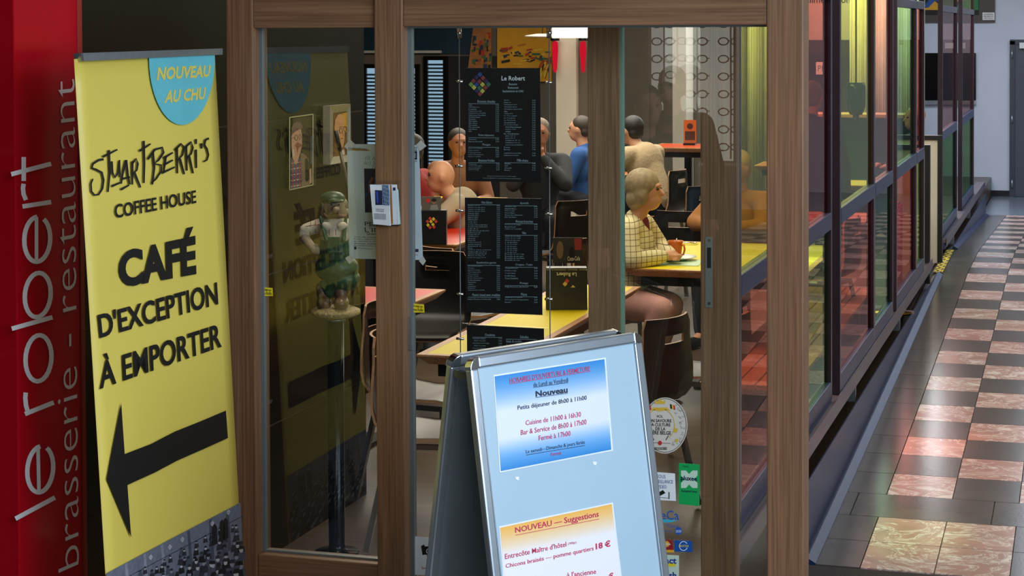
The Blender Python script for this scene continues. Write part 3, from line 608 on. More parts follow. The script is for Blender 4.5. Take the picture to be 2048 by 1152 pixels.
def gradmat(name):
    m=bpy.data.materials.new(name); m.use_nodes=True; nt=m.node_tree; a=nt.nodes.new('ShaderNodeAttribute'); a.attribute_name='print'; nt.links.new(a.outputs[0],nt.nodes['Principled BSDF'].inputs['Base Color']); nt.nodes['Principled BSDF'].inputs['Roughness'].default_value=.35; return m
GM=gradmat('printed_gradient')
def gradsheet(name,P,quad,stops,parent,e=.0018,N=24):
    tl,tr,br,bl=quad; vv=[]; cc_=[]
    for j in range(N+1):
        v=j/N; A=P.px(*tl,e).lerp(P.px(*bl,e),v); B_=P.px(*tr,e).lerp(P.px(*br,e),v); vv+=[A,B_]
        for (s0,c0),(s1,c1) in zip(stops[:-1],stops[1:]):
            if s0<=v<=s1+1e-6: k=(v-s0)/(s1-s0); c=[lin(x0*(1-k)+x1*k) for x0,x1 in zip(c0,c1)]; break
        cc_+=[c+[1]]*2
    o=MB().add(vv,[(2*j,2*j+1,2*j+3,2*j+2) for j in range(N)]).build(name,GM,parent,fixn=False)
    at_=o.data.color_attributes.new('print','FLOAT_COLOR','POINT')
    for i,c in enumerate(cc_): at_.data[i].color=c
    return o
PINK=mat('print_pink',(196,40,84),.5); DARKB=mat('print_dark',(24,36,60),.5); WP=mat('white_paper',(232,236,244),.4)
def line(b,P,st,tl,tr,bl,br,f=cz,off=0,e=.0028,ul=False,mi=0):
    P.text(b,st,f(*tl),f(*tr),f(*bl),e,off=off,br=f(*br),mi=mi)
    if ul: a,c=f(*bl),f(*br); P.poly(b,[(a[0],a[1]+.6),(c[0],c[1]+.6),(c[0],c[1]+1.6),(a[0],a[1]+1.6)],e,mi)
def onboard(name,tl,tr,br,bl,label): 
    t=thing(name,PA.px(*tl),label,'notice'); sheet('paper',WP,PA,tl,tr,br,bl,t,.0004,.0008); return t
t=onboard('opening_hours_notice',cz(240,248),cz(745,169),cz(778,588),cz(268,687),'blue and white printed opening hours sheet on the a-frame board')
gradsheet('print_area',PA,(cz(246,254),cz(740,176),cz(771,583),cz(274,680)),[(0,(52,136,208)),(.12,(96,160,216)),(.38,(226,230,246)),(.68,(226,230,246)),(.86,(110,170,224)),(1,(52,136,208))],t)
b=MB()
line(b,PA,"HORAIRES D'OUVERTURE & FERMETURE",(313,262),(674,206),(314,285),(675,228),ul=True,off=.004)
line(b,PA,"Cuisine de 11h00 à 16h30",(385,452),(634,412),(386,474),(635,435),off=.006); line(b,PA,"Bar & Service de 8h00 à 17h00",(364,495),(659,446),(364,518),(660,470),off=.006)
line(b,PA,"Fermé à 17h00",(444,520),(587,498),(445,543),(588,521),off=.006); line(b,PA,"Fermé",(499,597),(545,589),(499,613),(546,605))
b.build('pink_lettering',PINK,t); b=MB()
line(b,PA,"du Lundi au Vendredi",(421,282),(577,259),(421,301),(577,279),ul=True); line(b,PA,"Nouveau",(430,320),(574,299),(431,346),(575,327),ul=True,off=.03)
line(b,PA,"Petits déjeuner de 8h00 à 11h00",(349,385),(660,339),(350,411),(661,365),off=.008); line(b,PA,"Le samedi—Dimanche & jours fériés",(387,585),(651,540),(387,605),(652,562),ul=True)
b.build('dark_lettering',DARKB,t)
t=onboard('suggestions_notice',cz(265,929),cz(777,821),cz(830,1262),cz(300,1385),'orange and white printed suggestions sheet low on the a-frame board')
gradsheet('print_area',PA,(cz(271,935),cz(773,828),cz(824,1256),cz(306,1378)),[(0,(244,182,84)),(.1,(244,198,130)),(.3,(240,236,240)),(.75,(240,236,240)),(1,(244,190,100))],t)
b=MB()
line(b,PA,"NOUVEAU — Suggestions",(338,933),(713,858),(340,966),(716,893),ul=True,off=.012); line(b,PA,"Entrecôte Maître d'hôtel",(292,1052),(568,996),(293,1077),(569,1019),off=.008); line(b,PA,"(200gr)",(576,1002),(614,994),(576,1014),(614,1008))
line(b,PA,"Chicons braisés — pomme quartiers",(295,1098),(691,1017),(296,1122),(692,1042),off=.008); line(b,PA,"18 €",(700,1004),(766,990),(702,1033),(768,1019),off=.03); line(b,PA,"à l'ancienne",(571,1136),(702,1118),(573,1160),(703,1142),off=.008); line(b,PA,"€",(758,1140),(780,1136),(760,1166),(782,1162),off=.03)
b.build('pink_lettering',PINK,t)
# remains of tape
b=MB()
for x,y in ((1189,927),(1034,957)): PA.poly(b,[(x-4,y-3),(x+1,y-4),(x+5,y-3),(x+3,y+4),(x-2,y+2)],.001)
o=b.build('tape_residue',WHITE,AB)
# ================================================================ STICKERS, POSTER, LEAFLETS ON THE DOOR
def sticker(name,quad,m,label,P=PG,e=.0005,cat='sticker'):
    t=thing(name,P.px((quad[0][0]+quad[2][0])/2,quad[2][1]),label,cat); sheet('vinyl',m,P,*quad,t,e,.0006); return t
SY=mat('alarm_yellow',(226,206,40),.4)
for i,(x,y,lb) in enumerate(((514,573,'small yellow alarm sticker on the sidelight edge left of the statue'),(817,606,'small yellow alarm sticker beside the mullion above the latch plate'))):
    t=sticker('alarm_sticker',[(x,y),(x+31,y+3),(x+32,y+19),(x+28,y+21),][:3]+[(x,y+19)],SY,lb); b=MB(); P_=PG
    P_.text(b,'Protégé par',(x+9,y+3.5),(x+29,y+5.5),(x+9,y+8.5),.0015,off=.02); P_.text(b,'Alarme Rollin',(x+2,y+9.5),(x+29.5,y+11),(x+2,y+15.5),.0015,off=.01); P_.text(b,'AGRÉÉ N° 1234',(x+4,y+16.5),(x+27,y+17.2),(x+4,y+18.5),.0015) if 0 else None
    P_.poly(b,circ(x+5,y+5.5,2.8,2.8,12),.0014); b.build('printed_text',INK,t); b=MB(); P_.poly(b,circ(x+5,y+5.5,1.6,1.6,10),.0018); b.build('printed_emblem',SY,t)
t=sticker('surveillance_plate',[(818,1072),(890,1078),(890,1152),(820,1149)],WHITE,'white video surveillance plate with a camera drawing, low behind the a-frame'); b=MB()
PG.poly(b,[(842,1092),(848,1089),(850,1093),(884,1090),(888,1112),(855,1114),(853,1109),(845,1110)],.0012); PG.poly(b,[(864,1114),(869,1114),(880,1124),(889,1124),(889,1126),(878,1126)],.0012); b.build('camera_drawing',INK,t); b=MB()
PG.text(b,'Caira.',(852,1097),(880,1095),(852,1108),.002,off=.01); b.build('white_lettering',WHITE,t); b=MB(); PG.text(b,'Surveillance vidéo',(843,1133),(893,1135),(843,1138),.0014,off=.01); PG.poly(b,[(818,1074),(820.5,1074),(822,1148),(820,1148)],.0014); b.build('red_lettering',mat('print_red',(190,40,40),.5),t)
b=MB(); PG.text(b,'www.caira.be',(856,1143),(880,1144),(856,1147),.0014,off=.01); b.build('black_lettering',INK,t)
# round beer culture sticker
c0=(1330,851); BC=mat('beer_sticker_cream',(208,202,190),.5); t=thing('beer_culture_sticker',PG.px(1330,907),'round cream sticker praising Belgian beer culture, right of the a-frame board','sticker')
b=MB(); b.prism([PG.px(x,y,.0004) for x,y in circ(c0[0],c0[1],45,56,48)],PG.n*PG.k*.0006); b.build('vinyl',BC,t)
b=MB(); o_=circ(c0[0],c0[1],43,54,48); i_=circ(c0[0],c0[1],42,53,48)
for k in range(48): PG.poly(b,[o_[k],o_[(k+1)%48],i_[(k+1)%48],i_[k]],.0014)
for s_,y,h,x0,x1 in (('ICI,',830,6,1314,1326),('ON SAVOURE',838,7,1298,1343),('LA CULTURE',846,7,1300,1341),('DE LA',854,7,1311,1331),('BIÈRE BELGE',860,9,1299,1342)): PG.text(b,s_,(x0,y+(0 if s_!='BIÈRE BELGE' else -1)),(x1,y+.5),(x0,y+h-.5),.0016,off=.02)
PG.text(b,'FIERS DE NOS BIÈRES',(1309,893),(1334,893),(1309,900),.0016,off=.02)
for k in range(3): PG.poly(b,[(1291+1.6*k,810+k),(1292.6+1.6*k,810+k),(1293+1.6*k,817+k),(1291.5+1.6*k,817+k)],.0016) if k==0 else None
for x,s_ in ((1308,-1),(1332,1)): ribbon(b,PG,[(x,880),(x+s_*5,871)],1.6,.0016)
for x0,x1 in ((1300,1341),): ribbon(b,PG,[(x0,885),(x1,887)],.8,.0016)
b.build('black_print',INK,t); b=MB(); GO=mat('print_gold',(214,176,60),.5)
PG.poly(b,[(1310,808),(1309,799),(1314,804),(1320,797),(1326,804),(1331,799),(1330,808)],.0016); PG.poly(b,[(1299,822),(1306,815),(1334,815),(1342,822),(1334,820),(1320,823),(1306,820)],.0016)
ribbon(b,PG,arc((1320,850),29,130,250,12,33),1.4,.0016); ribbon(b,PG,arc((1320,850),29,-70,50,12,33),1.4,.0016); PG.poly(b,[(1350,855),(1356,858),(1353,866),(1347,864)],.0017); PG.poly(b,circ(1353,881,3.4,4,10),.0017); b.build('gold_print',GO,t)
b=MB()
for x in (1292,1340):
    for k,mi in enumerate((0,1,2)): PG.poly(b,[(x+k*3.2,808+k*1.0),(x+k*3.2+3.2,809+k*1.0),(x+k*3.2+4.2,818+k),(x+k*3.2+1.0,817+k)],.0018,mi)
PG.poly(b,circ(1320,886,4,4.6,12),.0019,2); b.build('flag_print',[INK,GO,mat('print_red',(190,40,40),.5)],t)
b=MB(); random.seed(5)
for k in range(24):
    a=math.radians(random.uniform(-60,70)); r_=random.uniform(30,40); x=1330+r_*math.cos(a); y=851+r_*1.25*math.sin(a); ribbon(b,PG,arc((x,y),random.uniform(1,2.4),0,random.choice((200,330)),8),.6,.0016)
b.build('doodle_print',mat('print_grey',(110,100,80),.5),t)
t=sticker('video_surveillance_sticker',[(1299,943),(1350,947),(1352,1002),(1301,999)],WHITE,'white sous surveillance video sticker left of the green one'); b=MB()
BLUP=mat('print_blue',(30,60,140),.5)
for s_,x0,x1,y in (('SOUS',1314,1331,949),('SURVEILLANCE',1301,1346,959),('VIDEO',1315,1333,969.5)): PG.text(b,s_,(x0,y),(x1,y+1),(x0,y+7),.0015,off=.0)
b.build('blue_lettering',BLUP,t); b=MB(); PG.poly(b,[(1309,989),(1326,980),(1331,986),(1314,995)],.0015); PG.poly(b,[(1337,984),(1339,984),(1339,998),(1337,998)],.0015); PG.poly(b,[(1320,994),(1337,996),(1337,997),(1320,995)],.0015); b.build('camera_drawing',INK,t)
t=sticker('meal_card_sticker',[(1358,926),(1399,929),(1399,1012),(1358,1008)],mat('sticker_green',(16,160,80),.4),'bright green pluxee payment sticker beside the wooden stile'); b=MB()
PG.poly(b,[(1362,941),(1372,941),(1378,948),(1385,941),(1395,941),(1395,951),(1388,959),(1395,966),(1395,976),(1385,976),(1378,969),(1372,976),(1362,976),(1362,966),(1369,959),(1362,951)],.0014); b.build('white_cross_print',mat('print_pale',(190,214,196),.5),t)
b=MB(); PG.text(b,'pluxee',(1361.5,951),(1394,953),(1361.5,963),.0018,off=.03); PG.text(b,'Accepted here',(1362,979),(1394,981),(1362,985),.0016,off=.02); PG.text(b,'Lunch',(1366,930),(1377,931),(1366,934),.0016); b.build('dark_lettering',mat('print_ink_blue',(16,22,60),.5),t)
t=thing('tourism_decal',PG.px(1330,1066),'transparent blue ReCa decal with 2020 badge on the glass below the white sticker','decal'); b=MB()
PG.text(b,'HoReCa',(1280,1020),(1357,1021),(1281,1039),.001,off=.01); PG.text(b,'Wallonie',(1331,1047),(1356,1049),(1331,1054),.001); PG.poly(b,circ(1357,1062,7,8,20),.001); ribbon(b,PG,[(1312,1061),(1345,1063)],1,.001); b.build('blue_lettering',mat('decal_blue',(30,84,170),.4),t)
b=MB(); PG.poly(b,[(1309,1037),(1357,1041),(1340,1045),(1309,1045)],.0012); b.build('cyan_swoosh',mat('decal_cyan',(60,170,200),.4),t); b=MB(); PG.text(b,'2020',(1351.5,1060),(1362.5,1060),(1351.5,1065),.0014); b.build('badge_number',WHITE,t)
t=sticker('debit_card_sticker',[(1302,1079),(1344,1080),(1348,1105),(1302,1104)],mat('sticker_crimson',(150,30,40),.4),'small dark red card payment sticker with yellow foot strip'); b=MB()
PG.poly(b,circ(1325,1088,6,6,16),.0012,0); PG.poly(b,circ(1333,1088,6,6,16),.0013,1); PG.poly(b,[(1302,1099),(1348,1100),(1348,1105),(1302,1104)],.0012,1); b.build('disc_print',[mat('print_red',(190,40,40),.5),mat('print_amber',(224,170,40),.5)],t)
b=MB(); PG.text(b,'Maestro',(1318,1086),(1341,1086),(1318,1090),.0018,off=.02); b.build('white_lettering',WHITE,t)
t=sticker('cash_card_sticker',[(1349,1080),(1384,1082),(1385,1104),(1349,1103)],mat('sticker_blue',(20,80,160),.4),'small blue proton payment sticker with a white ring'); b=MB(); ribbon(b,PG,arc((1367,1092),8,20,330,16,9),1.2,.0014); b.build('ring_print',WHITE,t); b=MB(); PG.text(b,'PROTON',(1358,1090),(1377,1090),(1358,1094),.0016,off=.02); b.build('yellow_lettering',SY,t)
t=sticker('bank_card_sticker',[(1300,1108),(1358,1111),(1358,1160),(1300,1160)],mat('sticker_pale_green',(196,214,196),.4),'pale green Bancontact Mister Cash sticker at the bottom of the glass'); b=MB()
PG.text(b,'Bancontact',(1270,1112),(1353,1115),(1270,1125),.0014,off=.035); PG.text(b,'Mister Cash',(1268,1142),(1353,1144),(1268,1155),.0014,off=.035); PG.poly(b,[(1322,1128),(1336,1127),(1328,1139),(1315,1139)],.0016); b.build('blue_lettering',BLUP,t); b=MB(); PG.poly(b,[(1314,1124),(1351,1126),(1351,1133),(1314,1133)],.0012); b.build('yellow_band',SY,t)
# exhibition poster behind the mullion (on the inside of the glass)
PQ=PL((0,YD+.1005,0),(0,-1,0)); t=thing('exhibition_poster',PQ.px(770,520),'large white exhibition poster taped across behind the wooden mullion','poster')
PP=mat('poster_paper',(206,220,228),.5); sheet('paper',PP,PQ,(694,288),(838,290),(846,520),(699,517),t,0,.0006)
b=MB()
for q in ([(688,293),(700,279),(712,290),(700,303)],[(832,290),(842,280),(853,292),(840,302)],[(838,522),(846,512),(852,522),(846,531)],[(690,516),(700,510),(708,520),(699,528)]): PQ.poly(b,q,.0015)
b.build('tape',mat('masking_tape',(206,204,196),.5),t)
b=MB(); PQ.text(b,'EXPOSITION',(697,295),(734,297),(697,300),.002,off=.02); PQ.text(b,'PERCEVOIR',(729,443),(820,447),(730,452),.001); PQ.text(b,"L'INVISIBLE",(729,454),(825,458),(730,464),.001); PQ.text(b,'Quand les oeuvres',(733,465),(800,468),(733,470),.001,off=.01)
PQ.text(b,'10 AVRIL',(731,312),(775,313),(731,320),.001,off=-.02); PQ.text(b,'AU 31 MAI',(728,322),(775,323),(728,330),.001,off=-.02); PQ.text(b,'2025',(743,331),(765,332),(743,338),.001,off=-.02)
for k,s_ in enumerate(("Tour du château d'Eaux, Rue du",'Rampe, exposition ouverte au public','les samedis et dimanches après-midi','Autres visites sur demande','Renseignements au bureau des guides')): PQ.text(b,s_,(708,472+4.4*k),(800,474+4.4*k),(708,475+4.4*k),.001,off=.005)
PQ.text(b,'LA TOUR',(820,298),(834,299),(820,303),.001,off=.02); PQ.text(b,'GALERIE',(820,293),(834,294),(820,297),.001)
b.build('printed_text',mat('poster_ink',(40,44,64),.5),t)
b=MB(); PQ.poly(b,[(695,296),(739,299),(739,302),(695,301)][:2]+[(739,302),(695,301)],.001); b.build('yellow_band',GO,t)
b=MB(); PQ.poly(b,[(728,337),(800,338),(800,425),(730,425)],.001,0); random.seed(2)
for k in range(16):
    x=random.uniform(730,790); y=random.uniform(340,410); ribbon(b,PQ,[(x,y),(x+random.uniform(-6,10),y+random.uniform(6,14))],random.uniform(1.5,5),.0014+k*.0001,random.choice((1,1,2,3)))
b.build('picture_print',[mat('deep_violet',(30,24,62),.5),mat('blue_paint',(40,60,130),.5),GO,mat('rust_paint',(150,70,40),.5)],t)
b=MB()
for (x0,y0,x1,y1) in ((820,303,834,319),): 
    for q in ([(x0,y0),(x1,y0),(x1,y0+3),(x0,y0+3)],[(x0,y1-3),(x1,y1-3),(x1,y1),(x0,y1)],[(x0,y0),(x0+3,y0),(x0+3,y1),(x0,y1)],[(x1-3,y0),(x1,y0),(x1,y1),(x1-3,y1)]): PQ.poly(b,q,.0012)
PQ.text(b,'HUPPAYE',(820,321),(834,321),(820,324),.001,off=.02); PQ.poly(b,[(708,493),(713,493),(713,499),(708,499)],.0012); PQ.text(b,'Château Roquen.com',(715,494),(744,496),(715,498),.001); PQ.poly(b,[(830,498),(837,498),(837,504),(830,504)],.0012); b.build('logo_print',mat('logo_ink',(44,50,80),.5),t)
b=MB(); PQ.poly(b,[(823,507),(827,507),(827,512),(825,514),(823,512)],.0012); PQ.text(b,'Province',(829,508),(836,508),(829,511),.001); b.build('crest_print',mat('print_red',(190,40,40),.5),t)
# leaflet holder on the mullion
PM=PL((0,YD-.006,0),(0,-1,0)); t=thing('leaflet_holder',PM.px(772,452),'clear acrylic leaflet holder screwed to the wooden mullion','holder')
def pbox(name,m,P,x0,y0,x1,y1,e0,e1,parent): return sheet(name,m,P,(x0,y0),(x1,y0),(x1,y1),(x0,y1),parent,e0,e1-e0)
pbox('back_plate',ACRYL,PM,741,361,802,452,.001,.003,t); pbox('front_plate',ACRYL,PM,744,380,800,452,.030,.032,t)
for x in (741,799): pbox('side_plate',ACRYL,PM,x,361 if x>750 else 363,x+1.6,452,.003,.030,t)
pbox('bottom_plate',ACRYL,PM,742,450,800,452,.003,.03,t)
b=MB(); lf2=thing('leaflet_stack',PM.px(770,450),'stack of exhibition leaflets in the clear holder on the mullion','leaflets')
sheet('leaflet',WP,PM,(757,369),(794,369),(798,449),(776,449),lf2,.006,.004); sheet('leaflet',WP,PM,(741,369),(778,370),(782,451),(748,448),lf2,.016,.006); sheet('leaflet',mat('leaflet_mint',(200,224,220),.5),PM,(792,375),(797,380),(801,448),(796,449),lf2,.004,.002)
b=MB(); PM.poly(b,[(750,380),(764,381),(765,410),(751,410)],.023,0); PM.poly(b,[(764,370),(777,370),(779,411),(766,410)],.023,1)
for k in range(5): ribbon(b,PM,[(765+k*3,370),(770+k*2.5,409)],.8,.0235,2); ribbon(b,PM,[(765,374+k*8),(778,379+k*8)],.7,.0236,2)
PM.poly(b,[(780,370),(783,370),(786,448),(781,448)],.0112,3); PM.poly(b,[(752,384),(756,382),(757,405),(754,407)],.0236,4); PM.poly(b,[(786,375),(791,375),(791,381),(786,381)],.0112,0); b.build('picture_print',[mat('navy_print',(30,34,80),.5),mat('steel_blue_print',(40,80,130),.5),mat('pale_line',(170,190,210),.5),mat('ochre_print',(170,110,40),.5),mat('royal_print',(50,80,190),.5)],lf2)
b=MB(); PM.text(b,'PERCEVOIR',(752,417),(768,418),(752,419.5),.023); PM.text(b,"L'INVISIBLE",(752,420.5),(768,421.5),(752,423),.023)
for k in range(6): PM.poly(b,[(748,427+2*k),(772,428.5+2*k),(772,429.2+2*k),(748,427.7+2*k)],.023)
b.build('printed_text',mat('poster_ink',(40,44,64),.5),lf2)
# ================================================================ CABLE-HUNG MENUS BEHIND THE GLASS
YM=YG+.12; PMN=PL((0,YM,0),(0,-1,0)); MBK=mat('menu_black',(24,24,27),.3,0,.05,4); MT=mat('menu_grey_print',(150,176,184),.5); MW=mat('menu_white_print',(214,226,230),.5)
t=thing('menu_cable_display',PMN.px(1005,700),'pair of thin steel cables with clamps carrying the menu pockets behind the glass','cable display')
CB=mat('cable_steel',(120,128,130),.35,.6)
for x in (918,1098):
    a=PMN.px(x,60); z=PMN.px(x,1500).z; MB().tube([(a.x,YM,2.12),(a.x,YM,.12)],.0018,6).build('cable',CB,t); MB().lathe([(.008,0),(.008,.035)],(a.x,YM,2.07),12).build('top_fitting',CHROME,t)
for x,y in ((918,163),(918,332),(1096,165),(1096,336),(919,421),(919,588),(1097,428),(1097,598),(920,677)):
    a=PMN.px(x,y); MB().tube([(a.x-.011,YM-.004,a.z),(a.x+.014,YM-.004,a.z)],.0042,10).build('clamp',CHROME,t)
def menu(quad,pocket,lb):
    m=thing('menu_board',PMN.px(1000,quad[2][1]),lb,'menu','black menu sheets hung between the cables'); sheet('menu_sheet',MBK,PMN,*quad,m,0,.002)
    sheet('acrylic_pocket',ACRYL,PMN,*pocket,m,-.003,.002); return m
m1=menu([(930,136),(1080,136),(1083,365),(932,362)],[(921,134),(1090,135),(1094,369),(923,365)],'upper black menu sheet headed Le Robert with a coloured diamond emblem')
b=MB(); PMN.text(b,'Le Robert',(1003,152),(1050,152),(1003,161),.003,off=.015); b.build('title_lettering',MW,m1)
b=MB()
def mlist(b,items,xl,xr,y0,y1,ind=()):
    n=len(items); h=(y1-y0)/n
    for k,it in enumerate(items):
        y=y0+h*k; nm,pr=it if isinstance(it,tuple) else (it,'3.60'); 
        wpx=min(len(nm)*1.75,(xr-xl)*.72); xo=3 if k in ind else 0
        PMN.text(b,nm,(xl+xo,y),(xl+xo+wpx,y+.1),(xl+xo,y+h*.62),.003,res=1); PMN.text(b,pr,(xr-6.5,y),(xr,y+.1),(xr-6.5,y+h*.62),.003,res=1)
def head(b,s_,x0,x1,y,xa,xb): 
    PMN.text(b,s_,(x0,y),(x1,y+.3),(x0,y+5.2),.003,off=.0); PMN.poly(b,[(xa,y+7),(xb,y+7.5),(xb,y+8.1),(xa,y+7.6)],.003)
for k,s_ in enumerate(('Brasserie','Restaurant','Sandwicherie du CHU')): PMN.text(b,s_,((1018,1016,1005)[k],166+7*k),((1034,1037,1047)[k],166+7*k),((1018,1016,1005)[k],170.5+7*k),.003,off=.01)
head(b,'Boissons chaudes',955,990,200,937,998); mlist(b,['Café','Café Expresso','Decaféiné','Cappuccino lait','Cappuccino chantilly','Café Latte Macchiato','Cécémel chaud','Viennois','Thé nature','Thé citron','Thé menthe','Thé camomille','Lait Russe','CACO'],937,998,209,265)
head(b,'Petits déjeuners',957,988,268,937,998); mlist(b,[('Croissant','3.30'),('Pain au chocolat','3.30')],937,998,277,286)
head(b,'Potages',965,981,287,937,998); mlist(b,['Royco St Germain','Royco tomate','Royco poireaux','Royco Champignons','Royco volaille'],937,998,296,316)
head(b,'Boissons froides',957,989,318,937,999); mlist(b,['Coca-cola','Coca-cola light','Coca-cola zéro','Fanta Orange'],937,999,327,342)
mlist(b,['Sprite','Liégeois','Schweppes tonic','Schweppes agrum','Schweppes agrum light','Gini','Canada Dry','Ice Tea regular','Ice Tea green','Ice Tea peach','Cécémel froid','Jus Looza orange','ACE Multi-vitaminé','pomme cerise','tomate','Eau Chaudfontaine','plate 25 cl','plate 50 cl','pétillante 25 cl','pétillante 50 cl','verre eau pétillante','Perrier','Bionade'],1008,1071,199,302,ind=(12,13,14,16,17,18,19,20))
mlist(b,['Supplément grenadine','Supplément menthe'],1008,1071,305,314); head(b,'Milk-shake',1034,1056,318,1009,1071); mlist(b,[('Vanille','9.00'),('Café','9.00'),('Chocolat','9.00'),('Fraise','9.00')],1009,1071,326,343)
PMN.text(b,"Nos prix s'entendent service et TVA compris",(975,351),(1032,352),(975,353.3),.003,res=1); PMN.text(b,"Pour les allergènes veuillez demander au personnel",(966,355),(1041,356.5),(966,357.5),.003,res=1)
b.build('printed_text',MT,m1)
DI=[mat('diamond_%d'%i,c,.5) for i,c in enumerate(((44,74,140),(136,58,62),(190,186,80),(54,110,84),(52,46,84),(110,160,80)))]
b=MB(); 
for k,(x,y,mi) in enumerate(((960,149,0),(966,156,1),(953,155,4),(947,162,1),(959,163,1),(972,163,4),(942,169,5),(953,169,0),(965,169,2),(977,169,3),(948,175,2),(959,176,3),(971,175,1),(954,182,4),(965,182,2),(960,188,1))): PMN.poly(b,[(x,y-5.4),(x+5,y),(x,y+5.4),(x-5,y)],.003,mi)
b.build('diamond_emblem',DI,m1)
m2=menu([(930,395),(1084,397),(1085,630),(932,624)],[(921,392),(1094,395),(1095,632),(924,626)],'middle black menu sheet listing beers, aperitifs and sandwiches'); b=MB()
head(b,'Nos bières',963,984,402,935,1000); mlist(b,['Jupiler 25 cl','Jupiler au fût 25cl','Jupiler au fût 33cl','Jupiler au fût 50cl','Panaché 25cl','Panaché 33cl','Mazout 25cl','Mazout 33cl','Tango 25cl','Tango 33cl','Scotch CTS au fût 25cl','Scotch CTS au fût 33cl','Leffe 33 cl','Leffe blonde au fût 33cl','Leffe brune 33','Hoegaarden 33','Carlsberg 33','Orval 33','Duvel 33','Chimay bleue 33','Gordon Scott 33','Rochefort 8° 33','Kriek','Val Dieu Triple au fût 33cl','Val Dieu Blonde 33 cl','Val Dieu Grand Cru 33','Blanche de Liège 33','Boîte de Liège 33 cl'],936,1000,410,518)
head(b,'Sandwiches garnis',953,992,523,935,1000); mlist(b,['Sandwiches Jambon','Fromage','Jambon-Fromage','Thon mayonnaise','Thon piquant','Poulet Curry','Poulet Mayonnaise','Poulet Andalou','Américain','Chèvre','Crevettes','Dagobert','Supplément crudités'],936,1000,531,583)
head(b,'Panini chaud avec crudités',945,1000,587,936,1000); mlist(b,[('Italien (Parme, mozzarella)','9.40')],936,1000,597,602)
head(b,'Apéritifs',1040,1057,404,1010,1074); mlist(b,[('Martini rouge','6.70'),'Martini blanc','Porto rouge','Porto blanc','Pineau des Charentes','Kir vin blanc'],1010,1075,412,437); head(b,'Amuse-bouches',1031,1066,440,1010,1075); mlist(b,['Portion de fromage','Boulet froid','Chips sel / paprika'],1010,1075,448,461)
head(b,'Vins',1044,1052,463,1010,1075); mlist(b,['Verre de vin blanc','Verre de vin rouge','Verre de vin rosé','¼ de vin blanc','¼ de vin rouge','¼ de vin rosé','½ de vin blanc','½ de vin rouge','½ de vin rosé','Bouteille de vin rouge','Bouteille de vin rosé','Bouteille de vin blanc','Bouteille de rosé'],1010,1075,471,523)
head(b,'Croques - Toasts',1031,1065,527,1010,1075); mlist(b,['Croque-Monsieur','Double croque','Croque Hawaï','Double Hawaï','Toast Cannibale'],1010,1075,535,560); head(b,'Potage',1040,1056,564,1010,1075); mlist(b,['Potage du jour avec pain & beurre'],1010,1075,572,578); head(b,'Pâtes',1042,1054,586,1010,1075); mlist(b,['Spaghetti bolognaise','Pennes jambon fromage gratiné','Lasagne'],1010,1075,593,608)
b.build('printed_text',MT,m2)
m3=menu([(934,649),(1088,657),(1090,890),(936,884)],[(925,646),(1097,656),(1098,893),(927,888)],'lowest black menu sheet listing omelettes and salads, behind the a-frame'); b=MB()
head(b,'Omelettes',970,990,667,945,1004); head(b,'Salades',1040,1057,671,1012,1074); mlist(b,['Omelette nature','(Pain ou pdt)','Omelette au fromage','(Pain ou pdt)','Omelette jambon','(Pain ou pdt)'],945,1004,675,705,ind=(1,3,5)); mlist(b,['Salade de crudités','Salade de thon','Salade liégeoise'],1012,1074,680,705); b.build('printed_text',MT,m3)
